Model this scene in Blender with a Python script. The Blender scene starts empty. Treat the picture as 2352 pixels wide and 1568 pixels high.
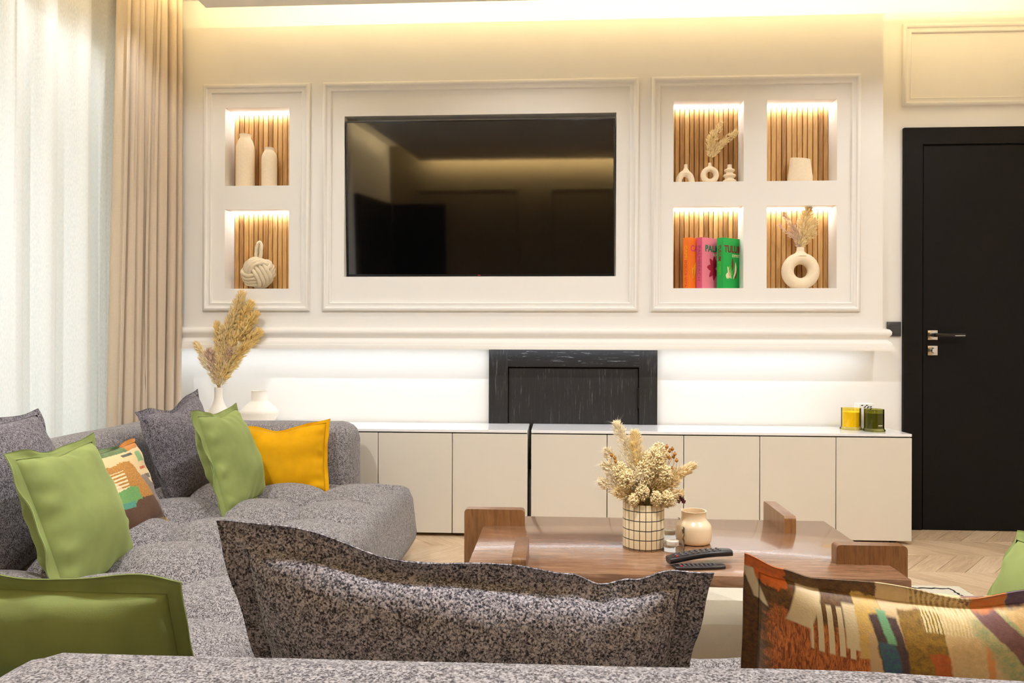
import bpy, bmesh, math, random
from mathutils import Vector, Matrix, noise
R = math.radians
S = bpy.context.scene
COL = S.collection
rnd = random.Random(7)

# ------------------------------------------------------------------ camera
cam_d = bpy.data.cameras.new('camera')
cam = bpy.data.objects.new('camera', cam_d); COL.objects.link(cam)
cam_d.sensor_width = 36.0
cam_d.lens = 36.0 * 1750 / 2352
cam_d.clip_start = 0.05
cam.matrix_world = (Matrix.Translation((0, 0, 1.0)) @ Matrix.Rotation(R(3.368), 4, 'Z')
                    @ Matrix.Rotation(R(90), 4, 'X') @ Matrix.Rotation(R(0.178), 4, 'Z'))
S.camera = cam
# ------------------------------------------------------------------ world, exposure
w = bpy.data.worlds.new('world'); S.world = w; w.use_nodes = True
w.node_tree.nodes['Background'].inputs[0].default_value = (1.0, 0.95, 0.88, 1)
w.node_tree.nodes['Background'].inputs[1].default_value = 1.6
S.view_settings.view_transform = 'Standard'
S.view_settings.look = 'None'
S.view_settings.gamma = 1.0
S.view_settings.use_curve_mapping = False
S.view_settings.exposure = 0.03
S.cycles.caustics_reflective = False
S.cycles.caustics_refractive = False
S.cycles.max_bounces = 10
S.cycles.transparent_max_bounces = 40
S.cycles.diffuse_bounces = 6
# lamp powers (led strips and ceiling spots, some added or widened for fill)
SPOT_W = 62.0
COVE_E = 70.0
LEDGE_E = 17.0
NICHE_E = 30.0
WARM = (1.0, 0.77, 0.42)
SPOTC = (0.95, 0.98, 1.03)
COOL = (0.95, 0.97, 1.0)


def srgb(r, g, b):
    f = lambda c: (c / 255 / 12.92) if c / 255 <= 0.04045 else ((c / 255 + 0.055) / 1.055) ** 2.4
    return (f(r), f(g), f(b), 1.0)


# ------------------------------------------------------------------ materials
class NT:
    def __init__(s, name):
        s.m = bpy.data.materials.new(name); s.m.use_nodes = True
        s.t = s.m.node_tree; s.n = s.t.nodes
        s.b = s.n['Principled BSDF']; s.out = s.n['Material Output']
    def new(s, t, **k):
        n = s.n.new(t)
        for a, v in k.items(): setattr(n, a, v)
        return n
    def link(s, a, b): s.t.links.new(a, b)
    def coord(s, kind='Object', scale=(1, 1, 1), rot=(0, 0, 0), loc=(0, 0, 0)):
        tc = s.new('ShaderNodeTexCoord'); mp = s.new('ShaderNodeMapping')
        mp.inputs['Scale'].default_value = scale; mp.inputs['Rotation'].default_value = rot
        mp.inputs['Location'].default_value = loc
        s.link(tc.outputs[kind], mp.inputs['Vector'])
        return mp.outputs[0]
    def noise(s, vec, scale, detail=3, rough=.5, dist=0):
        n = s.new('ShaderNodeTexNoise'); n.inputs['Scale'].default_value = scale
        n.inputs['Detail'].default_value = detail; n.inputs['Roughness'].default_value = rough
        n.inputs['Distortion'].default_value = dist
        if vec: s.link(vec, n.inputs['Vector'])
        return n.outputs[0]
    def ramp(s, fac, stops, interp='LINEAR'):
        r = s.new('ShaderNodeValToRGB'); e = r.color_ramp.elements; r.color_ramp.interpolation = interp
        while len(e) < len(stops): e.new(0.5)
        for q, (p, c) in zip(e, stops): q.position = p; q.color = c
        s.link(fac, r.inputs[0]); return r.outputs[0]
    def math(s, op, a, b=0.0, c=0.0, clamp=False):
        n = s.new('ShaderNodeMath', operation=op); n.use_clamp = clamp
        for i, v in enumerate((a, b, c)):
            if hasattr(v, 'is_linked') or hasattr(v, 'links'): s.link(v, n.inputs[i])
            else: n.inputs[i].default_value = v
        return n.outputs[0]
    def mix(s, f, a, b):
        n = s.new('ShaderNodeMix', data_type='RGBA')
        for v, i in ((f, 0), (a, 6), (b, 7)):
            if hasattr(v, 'links'): s.link(v, n.inputs[i])
            else: n.inputs[i].default_value = v
        return n.outputs[2]
    def bump(s, h, strength=.2, dist=.001):
        n = s.new('ShaderNodeBump'); n.inputs['Strength'].default_value = strength
        n.inputs['Distance'].default_value = dist; s.link(h, n.inputs['Height'])
        s.link(n.outputs[0], s.b.inputs['Normal']); return n
    def base(s, c):
        if hasattr(c, 'links'): s.link(c, s.b.inputs['Base Color'])
        else: s.b.inputs['Base Color'].default_value = c
    def set(s, **k):
        for a, v in k.items(): s.b.inputs[a.replace('_', ' ')].default_value = v
        return s


def plain(name, col, rough=.5, spec=.5, metal=0.0, grain=0.0, gscale=40, bump=0.0, bscale=300, **k):
    t = NT(name); t.set(Roughness=rough, Metallic=metal); t.b.inputs['Specular IOR Level'].default_value = spec
    if grain:
        f = t.noise(t.coord(), gscale, 4)
        d = tuple(c * (1 - grain) for c in col[:3]) + (1,); l = tuple(min(1, c * (1 + grain)) for c in col[:3]) + (1,)
        t.base(t.ramp(f, [(.3, d), (.7, l)]))
    else: t.base(col)
    if bump: t.bump(t.noise(t.coord(), bscale, 3), bump, .002)
    for a, v in k.items(): t.b.inputs[a.replace('_', ' ')].default_value = v
    return t.m


def boucle(name, dark, light, scale=235, lo=.40, hi=.60, mid=None):
    t = NT(name); v = t.coord()
    n1 = t.noise(v, scale, 2.2, .6, .6)
    n2 = t.noise(v, scale * .28, 2, .5)
    f = t.math('ADD', n1, t.math('MULTIPLY', t.math('SUBTRACT', n2, .5), .25))
    t.base(t.ramp(f, [(lo, dark), (.5 * (lo + hi), mid or tuple((a * .55 + b * .45) for a, b in zip(dark, light))), (hi, light)]))
    t.set(Roughness=.95); t.b.inputs['Specular IOR Level'].default_value = .1
    t.b.inputs['Sheen Weight'].default_value = .15
    t.bump(n1, .4, .003)
    return t.m


def velvet(name, col, sheen=.5, tint=None):
    t = NT(name); v = t.coord()
    n = t.noise(v, 9, 3, .5); fine = t.noise(v, 700, 2)
    d = tuple(c * .86 for c in col[:3]) + (1,); l = tuple(min(1, c * 1.12) for c in col[:3]) + (1,)
    t.base(t.ramp(n, [(.3, d), (.7, l)]))
    t.set(Roughness=.85); t.b.inputs['Specular IOR Level'].default_value = .15
    t.b.inputs['Sheen Weight'].default_value = sheen; t.b.inputs['Sheen Roughness'].default_value = .45
    t.b.inputs['Sheen Tint'].default_value = tint or tuple(min(1, c * 2.2 + .1) for c in col[:3]) + (1,)
    t.bump(fine, .15, .0015)
    return t.m


def wood(name, stops, scale=(1.2, 9, 9), rough=.35, rings=0.0, spec=.5, bump=.05, n_scale=6.0, coord='Object', dist=1.2):
    t = NT(name); v = t.coord(coord, scale)
    oi = t.new('ShaderNodeObjectInfo')
    off = t.new('ShaderNodeVectorMath', operation='ADD')
    sc = t.new('ShaderNodeVectorMath', operation='SCALE'); sc.inputs['Scale'].default_value = 7.3
    cx = t.new('ShaderNodeCombineXYZ'); t.link(oi.outputs['Random'], cx.inputs[0]); t.link(oi.outputs['Random'], cx.inputs[1]); t.link(oi.outputs['Random'], cx.inputs[2])
    t.link(cx.outputs[0], sc.inputs[0]); t.link(v, off.inputs[0]); t.link(sc.outputs[0], off.inputs[1])
    v = off.outputs[0]
    n1 = t.noise(v, n_scale, 6, .6, dist); n2 = t.noise(v, n_scale * 6, 3, .6)
    f = t.math('ADD', t.math('MULTIPLY', n1, .75), t.math('MULTIPLY', n2, .25))
    rv = t.math('MULTIPLY', t.math('SUBTRACT', oi.outputs['Random'], .5), rings)
    f = t.math('ADD', f, rv)
    t.base(t.ramp(f, stops)); t.set(Roughness=rough)
    if spec > .7: t.b.inputs['Coat Weight'].default_value = .5; t.b.inputs['Coat Roughness'].default_value = .1; t.b.inputs['Specular IOR Level'].default_value = spec
    if bump: t.bump(n2, bump, .001)
    return t.m


def emit(name, col, strength):
    t = NT(name); t.b.inputs['Base Color'].default_value = (0, 0, 0, 1)
    t.b.inputs['Emission Color'].default_value = tuple(col[:3]) + (1,)
    t.b.inputs['Emission Strength'].default_value = strength
    t.b.inputs['Specular IOR Level'].default_value = 0
    return t.m


def glass(name, col, rough=.02, tint=1.0, alpha=.12):
    # thin-walled clear glass: tinted see-through plus a mirror coat that grows at grazing angles
    t = NT(name)
    tr = t.new('ShaderNodeBsdfTransparent'); tr.inputs[0].default_value = col
    gl = t.new('ShaderNodeBsdfGlossy'); gl.inputs['Roughness'].default_value = rough
    lw = t.new('ShaderNodeLayerWeight'); lw.inputs['Blend'].default_value = alpha
    f = t.math('ADD', t.math('MULTIPLY', lw.outputs['Fresnel'], .9), .04, clamp=True)
    mx = t.new('ShaderNodeMixShader'); t.link(f, mx.inputs[0]); t.link(tr.outputs[0], mx.inputs[1]); t.link(gl.outputs[0], mx.inputs[2])
    t.link(mx.outputs[0], t.out.inputs['Surface'])
    return t.m


M = {}
M['wall'] = plain('wall paint', srgb(238, 235, 228), .6, .3, bump=.03, bscale=180)
M['panel'] = plain('panel paint', srgb(235, 231, 224), .55, .3, bump=.02, bscale=160)
M['ceil'] = plain('ceiling paint', srgb(243, 241, 236), .7, .2, bump=.02)
M['cab'] = plain('cabinet lacquer', srgb(214, 206, 191), .38, .5, grain=.012, gscale=6)
M['cabtop'] = plain('cabinet gloss top', srgb(238, 236, 234), .12, .5)
M['shadow'] = plain('painted gap shade', srgb(40, 34, 30), .8, .1)  # dark colour stands in for the shade inside door and cabinet gaps
M['blackdoor'] = plain('black door paint', srgb(17, 15, 13), .55, .15, grain=.15, gscale=60, bump=.1, bscale=120)
M['blackgrain'] = wood('black stained oak', [(.36, srgb(150, 150, 152)), (.41, srgb(30, 28, 28)), (.7, srgb(20, 19, 19))], (1.5, 18, 26), .4, 0, .5, .2, 5, dist=.8)
M['blackgrainv'] = wood('black stained oak upright', [(.34, srgb(95, 92, 90)), (.42, srgb(34, 31, 30)), (.7, srgb(19, 18, 18))], (26, 18, 1.2), .42, 0, .4, .2, 5, dist=.5)
M['chrome'] = plain('chrome', srgb(205, 200, 192), .14, .5, 1.0)
M['nickel'] = plain('dark metal', srgb(62, 58, 55), .3, .5, 1.0)
M['socket'] = plain('dark grey switch plastic', srgb(62, 60, 60), .4)
M['screen'] = plain('tv glass', srgb(5, 5, 5), .04, 1.0)
M['bezel'] = plain('tv bezel', srgb(12, 12, 13), .25, .5)
M['red'] = plain('red plastic', srgb(190, 25, 40), .4)
M['slat'] = wood('oak slat', [(.2, srgb(128, 86, 42)), (.45, srgb(176, 130, 72)), (.6, srgb(198, 152, 90)), (.8, srgb(214, 174, 112))], (14, 14, 1.3), .5, .34, .3, .15, 4)
M['slatback'] = plain('slat backing', srgb(70, 44, 22), .8, .1)
M['ceramic'] = plain('matte beige ceramic', srgb(238, 220, 190), .75, .2, grain=.03, gscale=90, bump=.12, bscale=500)
M['whiteceramic'] = plain('white ceramic', srgb(236, 228, 214), .5, .4, grain=.01)
M['rope'] = plain('cotton rope', srgb(222, 206, 176), .9, .1, grain=.1, gscale=300, bump=.4, bscale=900)
M['pampas'] = plain('dried pampas', srgb(246, 224, 176), .9, .1, grain=.12, gscale=60)
M['pampas_pale'] = plain('pale dried pampas', srgb(248, 232, 202), .9, .1, grain=.12, gscale=60)
M['pampas_gold'] = plain('golden dried grass', srgb(246, 218, 154), .9, .1, grain=.14, gscale=60)
M['pampas_mauve'] = plain('mauve dried grass', srgb(226, 200, 178), .9, .1, grain=.16, gscale=60)
M['seedpod'] = plain('brown seed pod', srgb(176, 122, 56), .8, .2, grain=.2, gscale=200)
M['darkpetal'] = plain('dark dried petal', srgb(84, 34, 34), .8, .2)
M['stem'] = plain('dry stem', srgb(190, 156, 96), .8, .2)
M['orange'] = plain('orange book cloth', srgb(238, 122, 32), .6, .3)
M['pink'] = plain('pink book cloth', srgb(232, 128, 148), .6, .3)
M['pinkdark'] = plain('pink book spine', srgb(205, 92, 128), .6, .3)
M['green'] = plain('green book cloth', srgb(34, 168, 76), .6, .3)
M['paper'] = plain('book pages', srgb(236, 226, 205), .8)
M['ink_maroon'] = plain('maroon print', srgb(124, 34, 30), .6)
M['ink_cream'] = plain('cream print', srgb(238, 226, 178), .6)
M['ink_magenta'] = plain('magenta print', srgb(214, 60, 130), .6)
M['ink_dgreen'] = plain('dark green print', srgb(36, 118, 84), .6)
M['ink_crimson'] = plain('crimson print', srgb(172, 28, 62), .6)
M['ink_yellow'] = plain('amber print', srgb(246, 170, 36), .6)
M['ink_red'] = plain('red print', srgb(214, 66, 24), .6)
M['ink_brown'] = plain('brown print', srgb(150, 78, 88), .6)
M['ink_lgreen'] = plain('light green print', srgb(84, 190, 50), .6)
M['waxyellow'] = plain('yellow wax', srgb(255, 232, 70), .5, .3)
M['waxgreen'] = plain('olive wax', srgb(150, 146, 44), .5, .3)
M['waxcream'] = plain('cream wax', srgb(242, 218, 176), .45, .4)
M['glassyellow'] = glass('yellow glass', srgb(255, 246, 190))
M['glassgreen'] = glass('olive glass', srgb(212, 212, 160))
M['glassclear'] = glass('clear glass', srgb(255, 255, 255), .03, alpha=.10)
M['glassjar'] = glass('cream tinted glass', srgb(250, 232, 176))
M['window'] = glass('window glass', srgb(235, 242, 240))
M['boxwhite'] = plain('white card', srgb(240, 238, 234), .6)
M['black'] = plain('black print', srgb(22, 20, 20), .6)
M['remote'] = plain('black remote plastic', srgb(30, 24, 26), .32, .5)
M['button'] = plain('grey rubber button', srgb(84, 80, 82), .5)
M['table'] = wood('walnut laminate', [(.28, srgb(100, 68, 46)), (.5, srgb(138, 101, 74)), (.62, srgb(156, 119, 92)), (.8, srgb(180, 148, 120))], (1.0, 9, 9), .22, 0, .8, .02, 4.5, dist=1.6)
M['tableleg'] = wood('walnut leg', [(.28, srgb(84, 54, 30)), (.5, srgb(128, 88, 52)), (.75, srgb(156, 112, 70))], (12, 12, 1.2), .3, .2, .5, .03, 5)
M['oak'] = wood('oak floor', [(.22, srgb(164, 138, 108)), (.45, srgb(196, 170, 138)), (.6, srgb(212, 188, 156)), (.8, srgb(224, 202, 172))], (1.6, 16, 16), .42, .22, .4, .04, 4)
M['floorbase'] = plain('oak floor far', srgb(180, 148, 110), .45, .4, grain=.12, gscale=12)
M['rug'] = plain('cream rug', srgb(220, 213, 194), .95, .1, grain=.07, gscale=260, bump=.6, bscale=420)
M['sofa'] = boucle('grey boucle', srgb(60, 55, 58), srgb(170, 164, 163), 300, .37, .62)
M['boucle_dark'] = boucle('charcoal boucle', srgb(48, 45, 51), srgb(192, 185, 189), 320, .38, .64)
M['boucle_mid'] = boucle('slate boucle', srgb(48, 45, 51), srgb(148, 141, 146), 300, .38, .63)
M['velvet_green'] = velvet('sage green velvet', srgb(130, 141, 82))
M['velvet_yellow'] = velvet('mustard velvet', srgb(206, 150, 6), .2)
M['drape'] = plain('taupe drape', srgb(202, 185, 162), .8, .2, grain=.04, gscale=200, bump=.1, bscale=700, Sheen_Weight=.2)
M['steel'] = plain('brushed steel', srgb(150, 148, 145), .3, .5, 1.0)
M['foot'] = plain('black plastic foot', srgb(24, 22, 22), .6)
M['led_niche'] = emit('cool led', COOL, NICHE_E)
M['led_ledge'] = emit('white led', (0.90, 0.98, 1.10), LEDGE_E)
M['led_cove'] = emit('warm led', WARM, COVE_E)
M['lens'] = emit('downlight lens', SPOTC, 1.6)
t = NT('sheer voile')
df = t.new('ShaderNodeBsdfDiffuse'); df.inputs[0].default_value = srgb(250, 249, 247)
tl = t.new('ShaderNodeBsdfTranslucent'); tl.inputs[0].default_value = srgb(250, 249, 247)
tp = t.new('ShaderNodeBsdfTransparent')
m1 = t.new('ShaderNodeMixShader'); m1.inputs[0].default_value = .28
m2 = t.new('ShaderNodeMixShader')
v = t.coord('Object', (1, 500, 60)); f = t.ramp(t.noise(v, 1.0, 3), [(.3, (.06, .06, .06, 1)), (.8, (.26, .26, .26, 1))])
t.link(f, m2.inputs[0])
t.link(df.outputs[0], m1.inputs[1]); t.link(tl.outputs[0], m1.inputs[2]); t.link(m1.outputs[0], m2.inputs[1]); t.link(tp.outputs[0], m2.inputs[2])
t.link(m2.outputs[0], t.out.inputs['Surface']); M['sheer'] = t.m

# grid-printed pot: hand-drawn black lines on cream glaze
t = NT('cream glaze with black grid'); tc = t.new('ShaderNodeTexCoord')
wob = t.noise(tc.outputs['Object'], 26, 2)
wb = t.math('MULTIPLY', t.math('SUBTRACT', wob, .5), .10)
sp = t.new('ShaderNodeSeparateXYZ'); t.link(tc.outputs['Object'], sp.inputs[0])
ang = t.math('ARCTAN2', sp.outputs[1], sp.outputs[0])
a1 = t.math('ADD', t.math('MULTIPLY', ang, 22 / (2 * math.pi)), wb)
z1 = t.math('ADD', t.math('MULTIPLY', sp.outputs[2], 1 / .0285), t.math('ADD', wb, .35))
lines = []
for q, wd in ((a1, .055), (z1, .045)):
    fr = t.math('ABSOLUTE', t.math('SUBTRACT', t.math('FRACT', q), .5))
    lines.append(t.math('LESS_THAN', fr, wd))
t.base(t.mix(t.math('MAXIMUM', *lines), srgb(236, 218, 180), srgb(38, 34, 34)))
t.set(Roughness=.3); M['gridpot'] = t.m


def painted(name, layers, ground, metal=True):
    """abstract printed velvet: stacked ragged-edged colour bands in the cushion's own cloth coordinates"""
    t = NT(name); tc = t.new('ShaderNodeTexCoord'); sp = t.new('ShaderNodeSeparateXYZ'); t.link(tc.outputs['UV'], sp.inputs[0])
    U, V = sp.outputs[0], sp.outputs[1]
    big = t.math('SUBTRACT', t.noise(tc.outputs['UV'], 5, 3, .6), .5)
    rag = t.math('SUBTRACT', t.noise(tc.outputs['UV'], 38, 4, .7), .5)
    mot = t.noise(tc.outputs['UV'], 60, 4, .75)
    col = t.mix(mot, ground[0], ground[1])
    for L in layers:
        u0, u1, v0, v1 = L['r']; sl = L.get('s', 0); cv = L.get('c', 0)
        na, nb = L.get('big', .04), L.get('rag', .015); sf = L.get('soft', .006)
        dv = t.math('SUBTRACT', V, .8)
        x = t.math('ADD', U, t.math('MULTIPLY', dv, sl))
        if cv: x = t.math('ADD', x, t.math('MULTIPLY', t.math('MULTIPLY', dv, dv), cv))
        x = t.math('ADD', x, t.math('ADD', t.math('MULTIPLY', big, na), t.math('MULTIPLY', rag, nb)))
        y = t.math('ADD', V, t.math('ADD', t.math('MULTIPLY', big, na), t.math('MULTIPLY', rag, nb)))
        def step(a, e, sgn):
            q = t.math('MULTIPLY', t.math('SUBTRACT', a, e), sgn / sf)
            return t.math('ADD', q, .5, clamp=True)
        m = t.math('MULTIPLY', t.math('MULTIPLY', step(x, u0, 1), step(x, u1, -1)), t.math('MULTIPLY', step(y, v0, 1), step(y, v1, -1)))
        if 'bars' in L:
            fr = t.math('FRACT', t.math('MULTIPLY', x, L['bars'])); m = t.math('MULTIPLY', m, t.math('LESS_THAN', fr, L.get('duty', .5)))
        if 'rows' in L:
            fr = t.math('FRACT', t.math('MULTIPLY', y, L['rows'])); m = t.math('MULTIPLY', m, t.math('LESS_THAN', fr, L.get('duty', .5)))
        c = L['col']
        if len(L['col']) == 2 and hasattr(L['col'][0], '__len__'):
            if L.get('fur'):
                mp = t.new('ShaderNodeMapping'); mp.inputs['Scale'].default_value = (80, 14, 1); mp.inputs['Rotation'].default_value = (0, 0, .3)
                t.link(tc.outputs['UV'], mp.inputs[0]); fn = t.noise(mp.outputs[0], 1.6, 3, .7, 1.5)
                q = t.ramp(fn, [(.38, (0, 0, 0, 1)), (.62, (1, 1, 1, 1))])
            else:
                q = t.ramp(mot, [(.36, (0, 0, 0, 1)), (.64, (1, 1, 1, 1))])
            c = t.mix(q, c[0], c[1])
        if 'fac' in L: m = t.math('MULTIPLY', m, L['fac'])
        col = t.mix(m, col, c)
    t.base(col); t.set(Roughness=.55); t.b.inputs['Specular IOR Level'].default_value = .5
    t.b.inputs['Sheen Weight'].default_value = .25
    t.bump(t.noise(tc.outputs['Object'], 500, 2), .2, .0015)
    return t.m


CRM = (srgb(226, 200, 150), srgb(208, 178, 126)); BRN = (srgb(74, 44, 14), srgb(120, 82, 24)); RUST = (srgb(130, 60, 16), srgb(220, 130, 60))
M['print_big'] = painted('abstract print velvet', [
    dict(r=(-.1, .36, -.1, 1.2), col=BRN, big=.05, rag=.03),
    dict(r=(.06, .33, -.1, .875), col=RUST, fur=True, big=.06, rag=.10, soft=.02),
    dict(r=(-.1, .11, .93, 1.2), col=(srgb(226, 110, 20), srgb(190, 96, 30)), big=.08, rag=.05),
    dict(r=(.045, .075, .86, .965), col=srgb(226, 208, 168), s=.3, rag=.004),
    dict(r=(.085, .15, .85, .955), col=srgb(226, 206, 164), s=-.35, rag=.004, big=.01),
    dict(r=(.165, .285, .79, .93), col=srgb(228, 212, 170), bars=38, duty=.55, rag=.002, big=.0),
    dict(r=(.255, .30, .82, .94), col=srgb(228, 212, 170), rag=.003, big=.01),
    dict(r=(.29, .36, .80, .96), col=(srgb(226, 190, 90), srgb(206, 170, 110)), big=.04, rag=.03),
    dict(r=(.315, .355, .72, .88), col=srgb(204, 174, 130), big=.02),
    dict(r=(.345, .42, .3, .93), col=(srgb(84, 56, 60), srgb(60, 44, 40)), s=.15, big=.03),
    dict(r=(.35, .395, .3, .86), col=(srgb(46, 110, 96), srgb(62, 70, 120)), s=.12, c=1.2, big=.03, rag=.01),
    dict(r=(.38, .405, .86, .94), col=srgb(116, 176, 130), s=.25, big=.02),
    dict(r=(.415, .53, .3, .95), col=(srgb(116, 84, 14), srgb(166, 128, 26)), s=.15, c=-.8, big=.04),
    dict(r=(.475, .56, .3, .84), col=(srgb(196, 100, 28), srgb(170, 84, 28)), s=.2, c=-1.2, big=.06, rag=.02),
    dict(r=(.52, .80, .3, .95), col=(srgb(222, 192, 136), srgb(204, 172, 120)), s=.0, c=-.6, big=.08),
    dict(r=(.47, .72, .90, .955), col=(srgb(232, 216, 168), srgb(214, 196, 130)), bars=110, duty=.6, big=.01),
    dict(r=(.625, .645, .3, .89), col=srgb(220, 140, 70), s=.03, big=.01, fac=.8),
    dict(r=(.665, .80, .3, .95), col=(srgb(140, 158, 110), srgb(196, 176, 120)), s=.5, big=.06, rag=.05, soft=.02),
    dict(r=(.725, .785, .3, .99), col=(srgb(106, 66, 66), srgb(124, 84, 76)), s=.6, c=.8, big=.03),
    dict(r=(.785, 1.1, .3, .955), col=(srgb(226, 194, 134), srgb(214, 176, 112)), s=.5, c=.6, big=.05),
    dict(r=(.86, .885, .74, .93), col=srgb(224, 122, 24), s=.25, big=.01, rag=.004),
    dict(r=(.78, 1.1, .93, 1.1), col=(srgb(226, 140, 50), srgb(206, 150, 90)), big=.02, soft=.03),
    dict(r=(.45, .62, .955, 1.1), col=(srgb(216, 186, 110), srgb(120, 96, 60)), bars=70, duty=.5),
    dict(r=(.62, .71, .955, 1.1), col=(srgb(212, 106, 32), srgb(190, 130, 60))),
    dict(r=(.71, .785, .955, 1.1), col=(srgb(84, 66, 100), srgb(104, 80, 96))),
    dict(r=(.4, 1.1, .3, .70), col=(srgb(92, 124, 84), srgb(176, 150, 100)), big=.2, rag=.08, soft=.04, fac=.7),
], CRM)
M['print_small'] = painted('abstract print velvet small', [
    dict(r=(-.1, 1.1, -.1, .48), col=(srgb(96, 56, 20), srgb(70, 42, 16)), s=0, big=.2, rag=.03),
    dict(r=(-.1, 1.1, .90, 1.1), col=(srgb(112, 66, 28), srgb(60, 140, 84)), big=.06, rag=.03),
    dict(r=(.70, 1.1, .90, 1.1), col=(srgb(206, 120, 30), srgb(160, 110, 20)), big=.05),
    dict(r=(.20, .62, .36, .78), col=(srgb(206, 142, 50), srgb(140, 92, 30)), big=.12, rag=.06, s=.5),
    dict(r=(.22, .46, .50, .70), col=srgb(232, 210, 166), rows=26, duty=.5, big=.02),
    dict(r=(.20, .58, .34, .50), col=(srgb(128, 160, 60), srgb(70, 150, 100)), big=.14, rag=.05),
    dict(r=(.30, .62, .30, .36), col=(srgb(80, 168, 96), srgb(60, 110, 140)), big=.05, rag=.02, s=-.3),
    dict(r=(.62, .74, .16, .60), col=(srgb(88, 70, 66), srgb(150, 134, 120)), s=.4, fur=True, big=.05, rag=.05),
    dict(r=(.78, .90, .74, .86), col=srgb(124, 160, 100), big=.08),
    dict(r=(.76, .90, .66, .69), col=srgb(196, 86, 24), big=.01),
    dict(r=(.74, .88, .55, .60), col=srgb(88, 78, 60), s=.4, big=.01),
    dict(r=(.60, .76, .84, .87), col=srgb(82, 84, 74), s=.6, big=.01),
    dict(r=(-.1, 1.1, -.1, .10), col=(srgb(58, 36, 14), srgb(196, 160, 70)), big=.05),
], CRM)


# ------------------------------------------------------------------ mesh helpers
def wloc(o):
    p = Vector((0, 0, 0))
    while o is not None:
        p += o.location; o = o.parent
    return p


def link(name, me, mat, parent=None, loc=None, smooth=False):
    o = bpy.data.objects.new(name, me); COL.objects.link(o)
    if mat is not None and len(me.materials) == 0:
        for q in (mat if isinstance(mat, (list, tuple)) else [mat]): me.materials.append(q)
    if loc is not None: o.location = loc
    if parent is not None: o.parent = parent
    if smooth:
        for p in me.polygons: p.use_smooth = True
    return o


def mesh(name, vs, fs, mat, parent=None, smooth=False, local=False, mi=None, uv=None, autosmooth=None):
    """vertices in world space (or local to the parent); a top-level mesh gets its origin at its base"""
    if local: off = Vector((0, 0, 0))
    elif parent is not None: off = wloc(parent)
    else:
        xs = [v[0] for v in vs]; ys = [v[1] for v in vs]; zs = [v[2] for v in vs]
        off = Vector(((min(xs) + max(xs)) / 2, (min(ys) + max(ys)) / 2, min(zs)))
    me = bpy.data.meshes.new(name)
    me.from_pydata([tuple(Vector(v) - off) for v in vs], [], fs)
    if mi:
        for p, i in zip(me.polygons, mi): p.material_index = i
    if uv:
        L = me.uv_layers.new(name='UVMap')
        for lp in me.loops: L.data[lp.index].uv = uv[lp.vertex_index]
    me.update()
    o = link(name, me, mat, parent, None, smooth)
    if parent is None: o.location = off
    if autosmooth: sharp(me, autosmooth)
    return o


def sharp(me, deg=35):
    for p in me.polygons: p.use_smooth = True
    bm = bmesh.new(); bm.from_mesh(me)
    for e in bm.edges:
        if len(e.link_faces) != 2 or e.calc_face_angle(0) > R(deg): e.smooth = False
    bm.to_mesh(me); bm.free()


def tag(o, label=None, cat=None, group=None, kind=None):
    for k, v in (('label', label), ('category', cat), ('group', group), ('kind', kind)):
        if v: o[k] = v
    return o


def thing(name, label, cat, loc, group=None, rotz=0):
    o = bpy.data.objects.new(name, None); COL.objects.link(o); o.location = loc; o.rotation_euler = (0, 0, rotz)
    o.empty_display_size = .05
    return tag(o, label, cat, group)


def copy_tree(o, parent=None):
    c = o.copy(); COL.objects.link(c); c.parent = parent
    for ch in list(o.children): copy_tree(ch, c)
    return c


def boxv(x0, x1, y0, y1, z0, z1):
    v = [(x, y, z) for z in (z0, z1) for y in (y0, y1) for x in (x0, x1)]
    f = [(0, 2, 3, 1), (4, 5, 7, 6), (0, 1, 5, 4), (2, 6, 7, 3), (0, 4, 6, 2), (1, 3, 7, 5)]
    return v, f


def box(name, x0, x1, y0, y1, z0, z1, mat, parent=None, local=False):
    return mesh(name, *boxv(x0, x1, y0, y1, z0, z1), mat, parent, local=local)


def rbox(name, x0, x1, y0, y1, z0, z1, b, mat, parent=None, seg=3, local=False, axes=None, sub=0):
    """rounded box; axes limits the rounding to edges running along those axes"""
    bm = bmesh.new()
    v, f = boxv(x0, x1, y0, y1, z0, z1)
    bv = [bm.verts.new(p) for p in v]
    for q in f: bm.faces.new([bv[i] for i in q])
    es = list(bm.edges)
    if axes: es = [e for e in es if max(range(3), key=lambda i: abs((e.verts[0].co - e.verts[1].co)[i])) in axes]
    bmesh.ops.bevel(bm, geom=es, offset=b, segments=seg, profile=.5, affect='EDGES')
    vs = [tuple(p.co) for p in bm.verts]; bm.verts.index_update()
    fs = [tuple(p.index for p in q.verts) for q in bm.faces]; bm.free()
    return mesh(name, vs, fs, mat, parent, local=local, autosmooth=40)


def lathe_vf(prof, n=40, c=(0, 0, 0), sx=1, sy=1):
    vs, fs = [], []
    for r, z in prof:
        for i in range(n):
            a = 2 * math.pi * i / n
            vs.append((c[0] + r * math.cos(a) * sx, c[1] + r * math.sin(a) * sy, c[2] + z))
    for k in range(len(prof) - 1):
        for i in range(n):
            j = (i + 1) % n
            fs.append((k * n + i, k * n + j, (k + 1) * n + j, (k + 1) * n + i))
    if prof[0][0] > 1e-4: fs.append(tuple(range(n - 1, -1, -1)))
    if prof[-1][0] > 1e-4: fs.append(tuple(range((len(prof) - 1) * n, len(prof) * n)))
    return vs, fs


def lathe(name, prof, mat, parent=None, n=40, c=(0, 0, 0), local=False, sx=1, sy=1):
    return mesh(name, *lathe_vf(prof, n, c, sx, sy), mat, parent, local=local, autosmooth=50)


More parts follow.
